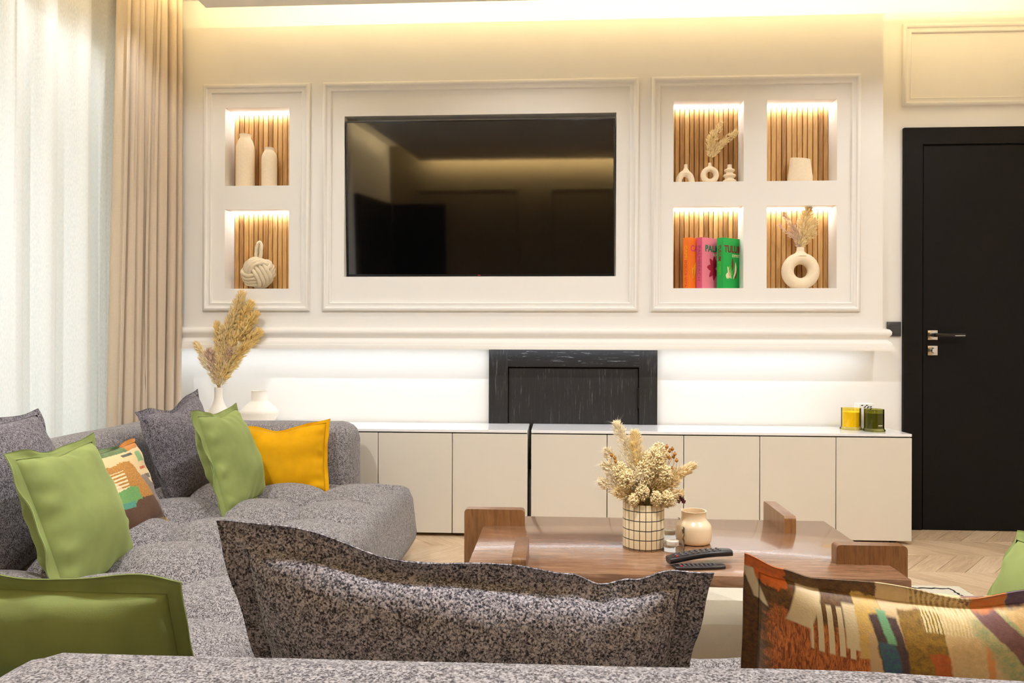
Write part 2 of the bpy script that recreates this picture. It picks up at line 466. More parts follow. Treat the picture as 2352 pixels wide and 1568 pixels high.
def smoothp(prof, it=2):
    for _ in range(it):
        q = [prof[0]]
        for a, b in zip(prof, prof[1:]):
            q += [(a[0] * .75 + b[0] * .25, a[1] * .75 + b[1] * .25), (a[0] * .25 + b[0] * .75, a[1] * .25 + b[1] * .75)]
        prof = q + [prof[-1]]
    return prof


def smooth3(pts, it=2, closed=False):
    pts = [Vector(p) for p in pts]
    for _ in range(it):
        q = [] if closed else [pts[0]]
        n = len(pts)
        for i in range(n if closed else n - 1):
            a, b = pts[i], pts[(i + 1) % n]; q += [a * .75 + b * .25, a * .25 + b * .75]
        pts = q if closed else q + [pts[-1]]
    return pts


def tube_vf(pts, rad, n=8, closed=False, lobes=0, lobe=.0, twist=0.0, cap=True, flat=1.0, ref=None):
    """tube along a polyline; rad is a number or a list; lobes/twist shape it like laid rope"""
    pts = [Vector(p) for p in pts]; m = len(pts); vs, fs = [], []
    rs = rad if isinstance(rad, (list, tuple)) else [rad] * m
    up = None; L = 0
    for i, p in enumerate(pts):
        if closed: d = pts[(i + 1) % m] - pts[i - 1]
        else: d = pts[min(i + 1, m - 1)] - pts[max(i - 1, 0)]
        d.normalize()
        if up is None:
            up = Vector(ref) if ref else (Vector((0, 0, 1)) if abs(d.z) < .9 else Vector((1, 0, 0)))
        a = d.cross(up)
        if a.length < 1e-6: a = d.orthogonal()
        a.normalize(); b = a.cross(d); b.normalize(); up = b
        if i: L += (pts[i] - pts[i - 1]).length
        for k in range(n):
            th = 2 * math.pi * k / n
            r = rs[i] * (1 + (lobe * math.cos(lobes * th + twist * L) if lobes else 0))
            vs.append(tuple(p + a * (r * math.cos(th)) + b * (r * flat * math.sin(th))))
    for i in range(m if closed else m - 1):
        j = (i + 1) % m
        for k in range(n):
            l = (k + 1) % n; fs.append((i * n + k, i * n + l, j * n + l, j * n + k))
    if cap and not closed:
        fs.append(tuple(range(n - 1, -1, -1))); fs.append(tuple(range((m - 1) * n, m * n)))
    return vs, fs


def tube(name, pts, rad, mat, parent=None, local=False, **k):
    return mesh(name, *tube_vf(pts, rad, **k), mat, parent, local=local, autosmooth=60)


def join(*parts):
    vs, fs = [], []
    for v, f in parts:
        o = len(vs); vs += list(v); fs += [tuple(i + o for i in q) for q in f]
    return vs, fs


def sweep_vf(path, prof, closed=False):
    """mitred sweep in plan/elevation. path: list of (point, outward a, axis n) frames; prof: (d along a, h along n)"""
    vs, fs = [], []; n = len(prof); m = len(path)
    for p, a, nn in path:
        for d, h in prof: vs.append(tuple(Vector(p) + Vector(a) * d + Vector(nn) * h))
    for i in range(m if closed else m - 1):
        j = (i + 1) % m
        for k in range(n - 1): fs.append((i * n + k, i * n + k + 1, j * n + k + 1, j * n + k))
    if not closed:
        fs.append(tuple(range(n))); fs.append(tuple(range((m - 1) * n + n - 1, (m - 1) * n - 1, -1)))
    return vs, fs


PROF = [(0, 0), (0, .011), (.005, .017), (.012, .021), (.018, .0195), (.022, .015), (.024, .0105), (.034, .0095), (.039, .013), (.044, .0125), (.047, .009), (.048, 0)]


def frame_moulding(name, x0, x1, z0, z1, y, parent=None, ny=-1, mat='panel'):
    n = (0, ny, 0)
    path = [((x0, y, z0), (1, 0, 1), n), ((x0, y, z1), (1, 0, -1), n), ((x1, y, z1), (-1, 0, -1), n), ((x1, y, z0), (-1, 0, 1), n)]
    o = mesh(name, *sweep_vf(path, PROF, True), M[mat], parent, autosmooth=50)
    return o


def kindS(o): o['kind'] = 'structure'; return o


# ------------------------------------------------------------------ room shell
XL, XR, YF, YB, ZC, ZT = -2.25, 3.3, 4.2, -2.2, 2.70, 2.92
floor = kindS(box('floor', XL, XR, YB, YF, -.06, -.004, M['floorbase']))
# chevron oak planks: bands run across the room, slant alternates
band, pitch = .266, .125
def plank_mesh(sl):
    g = .0012; x = pitch / 2 - g; h = band / 2 - g; k = sl * band * .42
    top = [(-x - k, -h), (x - k, -h), (x + k, h), (-x + k, h)]; i = .0015
    cx = [(p[0] * (1 - i * 8), p[1] * (1 - i * 4)) for p in top]
    vs = [(a, b, -.004) for a, b in top] + [(a, b, .0022) for a, b in top] + [(a, b, .003) for a, b in cx]
    fs = [(0, 1, 5, 4), (1, 2, 6, 5), (2, 3, 7, 6), (3, 0, 4, 7), (4, 5, 9, 8), (5, 6, 10, 9), (6, 7, 11, 10), (7, 4, 8, 11), (8, 9, 10, 11)]
    me = bpy.data.meshes.new('plank'); me.from_pydata(vs, [], fs)
    # grain follows the plank: rotate the texture by keeping the mesh in its own frame
    me.materials.append(M['oak_l'] if sl > 0 else M['oak_r']); return me
for key, ang_ in (('oak_l', -R(50)), ('oak_r', R(50))):
    M[key] = M['oak'].copy(); M[key].name = key + ' plank'
    for n_ in M[key].node_tree.nodes:
        if n_.type == 'MAPPING': n_.vector_type = 'TEXTURE'; n_.inputs['Scale'].default_value = (1 / 1.6, 1 / 16, 1 / 16); n_.inputs['Rotation'].default_value = (0, 0, -ang_)
pm = [plank_mesh(1), plank_mesh(-1)]
cnt = 0
for b in range(8):
    yc = 3.953 + band / 2 - b * band
    lo = -1.05 if b < 4 else .85
    for i in range(60):
        xc = lo + i * pitch + (b % 2) * .03
        if xc > 2.9 or yc - band / 2 < 1.9: break
        if b >= 4 and xc < .8: continue
        o = bpy.data.objects.new('plank', pm[b % 2]); COL.objects.link(o); o.parent = floor
        o.location = Vector((xc, min(yc, 4.2), 0)) - floor.location; cnt += 1
wall_f = kindS(box('wall_front', XL, XR, YF, YF + .12, 0, ZT, M['wall']))
kindS(box('wall_right', XR, XR + .12, YB, YF, 0, ZT, M['wall']))
M['backwall'] = plain('back wall darkened for dim light', srgb(112, 102, 82), .7, .2)  # wall colour darkened to stand in for the dim light at the rear
M['led_cove_bright'] = emit('warm led bright', WARM, COVE_E * 11)
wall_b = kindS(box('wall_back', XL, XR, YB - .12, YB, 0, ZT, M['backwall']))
ceil = kindS(box('ceiling', XL, XR, YB, YF, ZT, ZT + .1, M['ceil']))
drop = kindS(rbox('ceiling_drop', -1.80, 2.85, YB + .2, 3.80, ZC, ZC + .05, .004, M['ceil'], seg=1))
# left wall with the window opening behind the curtains
wy0, wy1, wz0, wz1 = .2, 3.85, .12, 2.55
vs, fs = join(boxv(XL - .12, XL, YB, wy0, 0, ZT), boxv(XL - .12, XL, wy1, YF, 0, ZT), boxv(XL - .12, XL, wy0, wy1, 0, wz0), boxv(XL - .12, XL, wy0, wy1, wz1, ZT))
kindS(mesh('wall_left', vs, fs, M['wall']))
win = thing('window_1', None, None, (XL - .06, (wy0 + wy1) / 2, wz0)); win['kind'] = 'structure'
for a, b_, c_, d_ in ((wy0, wy1, wz0, wz0 + .06), (wy0, wy1, wz1 - .06, wz1), (wy0, wy0 + .06, wz0 + .06, wz1 - .06), (wy1 - .06, wy1, wz0 + .06, wz1 - .06), (1.995, 2.055, wz0 + .06, wz1 - .06)):
    box('window_frame', XL - .10, XL - .03, a, b_, c_, d_, M['whiteceramic'], win)
for a, b_ in ((wy0 + .06, 1.995), (2.055, wy1 - .06)):
    box('pane', XL - .07, XL - .06, a, b_, wz0 + .06, wz1 - .06, M['window'], win)

# ------------------------------------------------------------------ media wall panel with niches
PX0, PX1, PY, PZ0, PZ1 = -2.25, 1.662, 4.0, .962, 2.682
NX = [(-1.785, -1.433), (.602, .961), (1.079, 1.432)]
NZ = [(1.831, 2.25), (1.279, 1.704)]
TVH = (-1.133, .307, 1.342, 2.196)
holes = [(a, b_, c_, d_, .14) for (a, b_) in NX for (c_, d_) in NZ] + [TVH + (.075,)]
xb = sorted({PX0, PX1} | {h[0] for h in holes} | {h[1] for h in holes}); zb = sorted({PZ0, PZ1} | {h[2] for h in holes} | {h[3] for h in holes})
parts = []
for i in range(len(xb) - 1):
    for j in range(len(zb) - 1):
        mx, mz = (xb[i] + xb[i + 1]) / 2, (zb[j] + zb[j + 1]) / 2
        if any(h[0] < mx < h[1] and h[2] < mz < h[3] for h in holes): continue
        x0, x1, z0, z1 = xb[i], xb[i + 1], zb[j], zb[j + 1]
        parts.append(([(x0, PY, z0), (x1, PY, z0), (x1, PY, z1), (x0, PY, z1)], [(0, 1, 2, 3)]))
for x0, x1, z0, z1, d in holes:
    a = [(x0, PY, z0), (x1, PY, z0), (x1, PY, z1), (x0, PY, z1)]; b_ = [(p[0], PY + d, p[2]) for p in a]
    parts.append((a + b_, [(0, 4, 5, 1), (1, 5, 6, 2), (2, 6, 7, 3), (3, 7, 4, 0), (4, 7, 6, 5)]))
a = [(PX0, PY, PZ0), (PX1, PY, PZ0), (PX1, PY, PZ1), (PX0, PY, PZ1)]; b_ = [(p[0], YF, p[2]) for p in a]
parts.append((a + b_, [(0, 1, 5, 4), (1, 2, 6, 5), (2, 3, 7, 6)]))
media = kindS(mesh('wall_media', *join(*parts), M['panel']))
# oak slats lining every niche, each slat its own piece
sw, sh = .0262, None
for hx, (x0, x1) in enumerate(NX):
    for z0, z1 in NZ:
        box('slat_backing', x0, x1, PY + .134, PY + .1399, z0, z1, M['slatback'], media)
        n = round((x1 - x0) / sw); s_ = (x1 - x0) / n
        z1s = z1 - .006
        for k in range(n):
            wv = s_ * (.90 if k % 4 else .86)
            d0 = PY + .120 + rnd.uniform(0, .003)
            xa = x0 + k * s_ + (s_ - wv) / 2
            bv = .003
            vs = [(xa, PY + .1345, z0), (xa + wv, PY + .1345, z0), (xa + wv, d0 + bv, z0), (xa + wv - bv, d0, z0), (xa + bv, d0, z0), (xa, d0 + bv, z0)]
            vs += [(p[0], p[1], z1s) for p in vs]
            fs = [(i, (i + 1) % 6, (i + 1) % 6 + 6, i + 6) for i in range(6)] + [(5, 4, 3, 2, 1, 0), (6, 7, 8, 9, 10, 11)]
            mesh('slat', vs, fs, M['slat'], media)
# mouldings on the panel
kindS(frame_moulding('trim_1', -1.901, -1.316, 1.158, 2.374, PY))
kindS(frame_moulding('trim_2', -1.249, .422, 1.158, 2.374, PY))
kindS(frame_moulding('trim_3', .486, 1.548, 1.158, 2.374, PY))
kindS(frame_moulding('trim_4', 1.842, 2.95, 2.263, 2.703, YF, mat='wall'))
# ledge moulding wrapping the lower edge of the panel and its right end
LP = [(0, 1.072), (.010, 1.072), (.026, 1.066), (.034, 1.054), (.033, 1.040), (.022, 1.026), (.018, 1.016), (.022, 1.008), (.030, 1.002), (.036, .992), (.036, .982), (.041, .980), (.043, .970), (.043, .958), (0, .958)]
LP = [(d, z) for d, z in LP]
lv, lf = [], []
for p, a in (((PX0, PY), (0, -1)), ((PX1, PY), (1, -1)), ((PX1, YF), (1, 0))):
    for d, z in LP: lv.append((p[0] + a[0] * d, p[1] + a[1] * d, z))
n = len(LP)
for i in range(2):
    for k in range(n): lf.append((i * n + k, (i + 1) * n + k, (i + 1) * n + (k + 1) % n, i * n + (k + 1) % n))
kindS(mesh('trim_5', lv, lf, M['panel'], autosmooth=45))
# back wall mouldings seen in the television's reflection, and the dark doorway there
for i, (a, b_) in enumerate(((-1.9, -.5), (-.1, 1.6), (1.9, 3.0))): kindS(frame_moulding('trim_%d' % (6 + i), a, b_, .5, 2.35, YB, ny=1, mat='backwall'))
kindS(box('door_3', -2.2, -1.5, YB, YB + .05, 0, 2.15, M['blackdoor']))
kindS(box('dark_slab', XL, XL + .05, -2.1, -.35, 0, 2.15, M['blackdoor']))  # dark slab added to extend the dark shape in the screen's reflection
kindS(box('baseboard_front', 1.0, 1.838, YF - .014, YF, 0, .08, M['wall']))

# ------------------------------------------------------------------ doors
d1 = thing('door_1', None, None, (2.4, YF, 0)); d1['kind'] = 'structure'
fx0, fx1, lx0, lx1, fz, lz = 1.846, 3.02, 1.946, 2.92, 2.146, 2.054
box('frame_side', fx0, lx0 - .003, YF - .022, YF, 0, lz + .003, M['blackdoor'], d1)
box('frame_side', lx1 + .003, fx1, YF - .022, YF, 0, lz + .003, M['blackdoor'], d1)
box('frame_head', fx0, fx1, YF - .022, YF, lz + .003, fz, M['blackdoor'], d1)
box('rebate_shade', lx0 - .003, lx1 + .003, YF - .006, YF, 0, lz + .003, M['shadow'], d1)
leaf = rbox('door_leaf', lx0 + .002, lx1, YF - .018, YF - .004, .006, lz - .006, .002, M['blackdoor'], d1, seg=1)
h = rbox('handle_plate', 1.967, 2.019, YF - .03, YF - .018, 1.015, 1.067, .003, M['chrome'], leaf, seg=2)
rbox('lock_plate', 1.967, 2.019, YF - .03, YF - .018, .933, .985, .003, M['chrome'], leaf, seg=2)
tube('lock_knob', [(1.993, YF - .03, .959), (1.993, YF - .05, .959)], [.016, .012], M['chrome'], leaf, n=20)
tube('lever_neck', [(1.99, YF - .03, 1.041), (1.99, YF - .075, 1.041)], .011, M['nickel'], leaf, n=16)
rbox('lever', 1.980, 2.135, YF - .085, YF - .068, 1.031, 1.050, .003, M['nickel'], leaf, seg=2)
box('lever_inlay', 2.08, 2.132, YF - .0862, YF - .085, 1.036, 1.039, M['chrome'], leaf)
# black stained door half hidden behind the console
d2 = thing('door_2', None, None, (.087, YF, .3)); d2['kind'] = 'structure'
g = (-.372, .545, -.268, .447)
box('frame_side', g[0], g[2], YF - .03, YF, .3, .960, M['blackgrainv'], d2)
box('frame_side', g[3], g[1], YF - .03, YF, .3, .960, M['blackgrainv'], d2)
box('frame_head', g[2], g[3], YF - .029, YF, .862, .960, M['blackgrain'], d2)
box('rebate_shade', g[2], g[3], YF - .004, YF, .3, .862, M['shadow'], d2)
box('door_leaf', g[2] + .006, g[3] - .006, YF - .017, YF - .003, .3, .853, M['blackgrainv'], d2)
tube('hinge', [(g[3] - .004, YF - .024, .64), (g[3] - .004, YF - .024, .75)], .006, M['nickel'], d2, n=10)

# ------------------------------------------------------------------ curtains
def cloth_sheet(name, x, y0, y1, z0, z1, folds, amp, mat, seed, thick=.0, lean=0, label=None, cat=None, spread=0.0, ny=260):
    r = random.Random(seed); ph = [r.uniform(-.6, .6) for _ in range(folds + 2)]; am = [r.uniform(.6, 1.15) for _ in range(folds + 2)]
    vs, fs = [], []; nz = 16
    for k in range(nz + 1):
        tz = k / nz; z = z0 + (z1 - z0) * tz
        for i in range(ny + 1):
            s = i / ny; q = s * folds; j = int(min(q, folds - 1)); fr = q - j
            pp = ph[j] * (1 - fr) + ph[j + 1] * fr; aa = am[j] * (1 - fr) + am[j + 1] * fr
            c = math.cos(2 * math.pi * q + pp); c = math.copysign(abs(c) ** .8, c)
            dx = amp * aa * c * (1 + .12 * math.sin(3 * tz + j))
            dy = .25 * amp * math.sin(4 * math.pi * q + pp) + .012 * math.sin(5 * tz + ph[j] * 9) * math.sin(math.pi * s)
            yy = y0 + (y1 - y0) * s - lean * (1 - tz) * (1 - s)
            vs.append((x + dx, yy + dy, z))
    for k in range(nz):
        for i in range(ny):
            a = k * (ny + 1) + i; fs.append((a, a + 1, a + ny + 2, a + ny + 1))
    o = mesh(name, vs, fs, M[mat], smooth=True)
    if thick:
        md = o.modifiers.new('thickness', 'SOLIDIFY'); md.thickness = thick; md.offset = 0
    return tag(o, label, cat)
cloth_sheet('drape_curtain', -2.055, 3.485, 3.955, .02, 2.893, 7, .049, 'drape', 4, .004, .10, 'taupe floor-length drape bunched beside the white sheer', 'curtain')
cloth_sheet('sheer_curtain', -2.175, .1, 3.60, .02, 2.893, 15, .034, 'sheer', 11, 0, 0, 'white sheer curtain hanging across the window behind the sofa', 'curtain', ny=700)
tag(rbox('curtain_track', -2.20, -2.0, .0, 4.0, 2.895, 2.918, .004, M['ceil'], seg=1), 'white ceiling track the curtains hang from', 'curtain track')

# ------------------------------------------------------------------ lights of the room
def led(name, x0, x1, y0, y1, z0, z1, mat, label, group=None):
    t_ = thing(name, label, 'led strip', ((x0 + x1) / 2, (y0 + y1) / 2, z0), group)
    box('diffuser', x0, x1, y0, y1, z0, z1, M[mat], t_)
    return t_
nn = [['above two beige bottles', 'above rope knot'], ['above three small vases', 'above three books'], ['above beige cup planter', 'above large ring vase']]
for i, (x0, x1) in enumerate(NX):
    for j, (z0, z1) in enumerate(NZ):
        led('led_strip', x0 + .004, x1 - .004, PY + .098, PY + .112, z1 - .007, z1 - .0005, 'led_niche', 'white led strip at top of the niche ' + nn[i][j], 'niche led strips')
led('led_strip', -2.2, 1.64, 4.075, 4.093, PZ0 - .0036, PZ0, 'led_ledge', 'long white led strip hidden under the wall ledge')
for nm, a in (('front', (-1.69, 2.63, 3.56, 3.58, ZC + .051, ZC + .066)), ('window side', (-1.73, -1.71, YB + .65, 3.78, ZC + .051, ZC + .066)),
              ('right side', (2.61, 2.63, YB + .65, 3.54, ZC + .051, ZC + .066)), ('back', (-1.75, 2.8, YB + .204, YB + .224, ZC + .0505, ZC + .066))):
    led('led_strip', *a, 'led_cove_bright' if nm == 'back' else 'led_cove', 'warm led strip in the ceiling cove along the %s edge' % nm, 'cove led strips')
def downlight(x, y, power, where, cone=118, blend=.8):
    t_ = thing('ceiling_downlight', 'small round recessed ceiling spotlight ' + where, 'downlight', (x, y, ZC - .006), 'recessed ceiling spotlights')
    lathe('trim_ring', [(.028, .0), (.042, .0), (.043, .006), (.028, .006)], M['ceil'], t_, 32, (x, y, ZC - .006))
    lathe('lens', [(.027, .001), (.027, .004)], M['lens'], t_, 24, (x, y, ZC - .006))
    l = bpy.data.lights.new('spot', 'SPOT'); l.energy = power; l.color = SPOTC; l.spot_size = R(cone); l.spot_blend = blend; l.shadow_soft_size = .016
    o = bpy.data.objects.new('spot', l); COL.objects.link(o); o.parent = t_; o.location = (0, 0, -.012)
for x, q in ((-1.62, 'in front of the left niches'), (-.1, 'in front of the television'), (1.45, 'in front of the right niches'), (2.25, 'added to brighten the wall by the black door')): downlight(x, 3.15, SPOT_W * (.25 if x < 2 else .30), q, 144, .4)  # the spot by the black door is added to brighten the right wall
for x, q in ((-1.46, 'unseen and widened as fill above the left seat'), (.2, 'unseen and widened as fill above the near seat'), (1.86, 'unseen and widened as fill above the right side of the room')):
    downlight(x, 1.45, SPOT_W * 2.0, q, 168); downlight({-1.46: -1.6, .2: .21, 1.86: 1.95}[x], -.9, SPOT_W * .5, 'behind the camera-side sofa back, ' + {-1.46: 'left', .2: 'middle', 1.86: 'right'}[x] + ' one', 100)  # middle row is unseen, widened and strengthened as fill for wall and niches

# ------------------------------------------------------------------ television
tv = thing('television', 'large black flat television recessed in the white panel', 'television', (-.413, PY + .05, 1.347))
def tilt(vs):   # screen leans a little forward at its top
    return [(x, y - (z - 1.347) * .056, z) for x, y, z in vs]
v, f = boxv(-1.127, .301, PY + .046, PY + .074, 1.347, 2.166); mesh('tv_case', tilt(v), f, M['bezel'], tv)
v, f = boxv(-1.119, .293, PY + .044, PY + .0459, 1.359, 2.160); mesh('screen', tilt(v), f, M['screen'], tv)
for a in ((-1.127, .301, 1.347, 1.3588), (-1.127, .301, 2.1602, 2.166), (-1.127, -1.1192, 1.3588, 2.1602), (.2932, .301, 1.3588, 2.1602)):
    v, f = boxv(a[0], a[1], PY + .042, PY + .0458, a[2], a[3]); mesh('bezel', tilt(v), f, M['bezel'], tv)
v, f = boxv(-.422, -.408, PY + .0408, PY + .0418, 1.3505, 1.3545); tag(mesh('standby_light', tilt(v), f, M['red'], tv), 'tiny red mark on the lower bezel')

# ------------------------------------------------------------------ cabinets
def cabinet(x0, x1, seams, label):
    y0, y1, z0, z1, zt = 3.862, 4.18, .022, .532, .550
    t_ = thing('media_cabinet', label, 'cabinet', ((x0 + x1) / 2, (y0 + y1) / 2, 0), 'white media cabinets under the television')
    box('carcass', x0 + .002, x1 - .002, y0 + .02, y1, z0, z1, M['cab'], t_)
    box('door_gap_shade', x0 + .004, x1 - .004, y0 + .0195, y0 + .0199, z0 + .002, z1, M['shadow'], t_)
    rbox('top_panel', x0, x1, y0, y1, z1 + .004, zt, .0015, M['cabtop'], t_, seg=1)
    box('shadow_line', x0 + .004, x1 - .004, y0 + .012, y1, z1, z1 + .004, M['shadow'], t_)
    e = [x0] + seams + [x1]
    for a, b in zip(e, e[1:]):
        rbox('door', a + (.002 if a != x0 else 0), b - (.002 if b != x1 else 0), y0 + .001, y0 + .019, z0, z1 - .002, .0012, M['cab'], t_, seg=1)
    for fx in (x0 + .09, (x0 + x1) / 2, x1 - .07):
        for fy in (y0 + .05, y1 - .06): lathe('foot', [(.016, 0), (.016, .01), (.012, .022)], M['foot'], t_, 14, (fx, fy, .003))
cabinet(-1.99, -.147, [-1.679, -1.297, -.914, -.531], 'white media cabinet reaching behind the grey sofa arm')
cabinet(-.128, 1.748, [.255, .637, 1.012, 1.383], 'long white media cabinet beside the black door')
# dark wall switch peeking out behind the ledge end
sw_ = thing('wall_switch', 'dark grey switch plate on the wall by the ledge end', 'switch', (1.812, YF - .006, 1.034))
rbox('plate', 1.765, 1.838, YF - .012, YF, 1.034, 1.112, .003, M['socket'], sw_, seg=2)
rbox('rocker', 1.778, 1.826, YF - .0155, YF - .0118, 1.048, 1.098, .002, M['socket'], sw_, seg=1)

# ------------------------------------------------------------------ niche decor
def bottle(cx, cy, z, r, h, label):
    p = [(0, 0), (r * .94, 0), (r * .98, .004), (r, .02), (r, h * .72), (r * .97, h * .78), (r * .80, h * .87), (r * .66, h * .915), (r * .60, h * .93), (r * .62, h * .97), (r * .66, h), (r * .56, h), (r * .5, h * .96), (r * .5, h * .9), (0, h * .88)]
    tag(lathe('bottle_vase', p, M['ceramic'], None, 44, (cx, cy, z)), label, 'vase', 'beige ceramic vases')
Z1, Z2 = NZ[0][0], NZ[1][0]
bottle(-1.700, 4.065, Z1, .0495, .292, 'taller of the two beige bottle vases in upper left niche')
bottle(-1.566, 4.065, Z1, .0415, .218, 'shorter of the two beige bottle vases in upper left niche')
# rope knot (monkey's fist) with a hanging loop
rk = thing('rope_knot', 'round cream rope knot with a rope loop on top', 'rope knot', (-1.622, 4.055, Z2))
C = Vector((-1.622, 4.055, Z2 + .090)); rr = .0115
rot = Matrix.Rotation(R(-12), 3, 'Z') @ Matrix.Rotation(R(40), 3, 'X') @ Matrix.Rotation(R(45), 3, 'Z')
axes = [Vector((1, 0, 0)), Vector((0, 1, 0)), Vector((0, 0, 1))]
for ai in range(3):
    n_ = axes[ai]; e1 = axes[(ai + 1) % 3]; e2 = axes[(ai + 2) % 3]
    for k in (-1.5, -.5, .5, 1.5):
        off = k * rr * 1.85; pts = []
        for i in range(72):
            th = 2 * math.pi * i / 72
            Rr = math.sqrt(max(.0, .073 ** 2 - (off * .75) ** 2)) + .0085 * math.cos(2 * th)
            p = n_ * off + e1 * (Rr * math.cos(th)) + e2 * (Rr * math.sin(th)); q = rot @ p
            pts.append(C + Vector((q.x * 1.04, q.y * .62, q.z * .93)))
        tube('rope_turn', pts, rr, M['rope'], rk, n=12, closed=True, lobes=3, lobe=.14, twist=150)
core = [(0, -.06)] + [(.066 * math.cos(R(a)), .06 * math.sin(R(a))) for a in range(-75, 76, 15)] + [(0, .06)]
lathe('core', core, M['rope'], rk, 24, C, sy=.6)
pts = smooth3([C + Vector(p) for p in ((-.004, 0, .055), (-.014, .004, .09), (-.013, .008, .125), (-.006, .01, .158), (.005, .01, .166), (.014, .006, .155), (.015, 0, .12), (.013, -.002, .085), (.008, 0, .055))], 2)
tube('loop', pts, .0105, M['rope'], rk, n=12, lobes=3, lobe=.16, twist=150)


def torus_vf(c, Rm, rx, ry, n=56, m=24, flat=None, squash=1.0):
    vs, fs = [], []
    for i in range(n):
        a = 2 * math.pi * i / n
        for k in range(m):
            b = 2 * math.pi * k / m; rad = Rm + rx * math.cos(b)
            z = rad * math.sin(a) * squash
            if flat is not None: z = max(z, -flat)
            vs.append((c[0] + rad * math.cos(a), c[1] + ry * math.sin(b), c[2] + z))
    for i in range(n):
        for k in range(m):
            j, l = (i + 1) % n, (k + 1) % m; fs.append((i * m + k, j * m + k, j * m + l, i * m + l))
    return vs, fs


def ring_vase(cx, cy, z, Ro, Ri, depth, neck_h, neck_r, label):
    Rm, rx = (Ro + Ri) / 2, (Ro - Ri) / 2; fl = Ro * .95
    c = (cx, cy, z + fl)
    nk = [(neck_r * 2.2, Ro * .80), (neck_r * 1.7, Ro * .93), (neck_r * 1.15, Ro * 1.02), (neck_r, Ro + neck_h * .4), (neck_r, Ro + neck_h), (neck_r * .72, Ro + neck_h), (neck_r * .6, Ro * .9)]
    v, f = join(torus_vf(c, Rm, rx, depth, flat=fl), lathe_vf(smoothp(nk, 1), 28, c, 1, .85))
    return tag(mesh('ring_vase', v, f, M['ceramic'], autosmooth=50), label, 'vase', 'beige ceramic vases')
ring_vase(.800, 4.06, Z1, .0475, .0185, .021, .018, .0085, 'small beige ring vase between arch vase and stacked vase')
ring_vase(1.268, 4.06, Z2, .097, .035, .034, .028, .0195, 'large beige ring vase in lower right niche')
# arch vase
pts, rs = [], []
for i in range(33):
    a = math.pi * i / 32
    x = -.034 * math.cos(a); zz = .055 * math.sin(a) if True else 0
    pts.append((.672 + x * (1.0 if True else 1), 4.06, Z1 + .004 + .052 * math.sin(a) ** .9)); rs.append(.0155 + .002 * math.sin(a))
v1 = tube_vf(pts, rs, n=20, ref=(0, 1, 0))
ft = [lathe_vf([(.015, 0), (.0155, .006)], 20, (.672 + s * .034, 4.06, Z1)) for s in (-1, 1)]
nk = lathe_vf(smoothp([(.028, .055), (.02, .068), (.011, .08), (.0085, .09), (.009, .104), (.0065, .104), (.005, .085)], 1), 24, (.675, 4.06, Z1), 1, .75)
tag(mesh('arch_vase', *join(v1, nk, *ft), M['ceramic'], autosmooth=55), 'small beige arch vase with open base in upper niche', 'vase', 'beige ceramic vases')
# stacked ring vase
p = [(0, 0), (.024, 0), (.033, .004), (.036, .011), (.033, .018), (.023, .022), (.022, .030), (.029, .034), (.033, .041), (.029, .048), (.020, .051), (.018, .059), (.025, .063), (.0285, .069), (.025, .075), (.015, .078), (.0115, .084), (.011, .100), (.008, .100), (.007, .08)]
tag(lathe('stacked_vase', p, M['ceramic'], None, 36, (.902, 4.06, Z1)), 'small beige vase shaped like three stacked rings', 'vase', 'beige ceramic vases')
# cup planter: soft triangular cup with a slanted rim
vs, fs = [], []; prof = [(.90, 0), (.98, .004), (1.0, .02), (.985, .036), (.93, .055), (.86, .09), (.80, .128), (.75, .128), (.74, .06), (.0, .05)]
for r_, z in prof:
    for i in range(44):
        a = 2 * math.pi * i / 44; vs.append((1.266 + .0645 * r_ * math.cos(a), 4.062 + .046 * r_ * math.sin(a), Z1 + z * (1 - .05 * math.cos(a + .6) * (z > .1))))
for k in range(len(prof) - 1):
    for i in range(44):
        j = (i + 1) % 44; fs.append((k * 44 + i, k * 44 + j, (k + 1) * 44 + j, (k + 1) * 44 + i))
fs.append(tuple(range(43, -1, -1)))
tag(mesh('cup_planter', vs, fs, M['ceramic'], autosmooth=50), 'beige ceramic cup planter alone in upper right niche', 'planter')


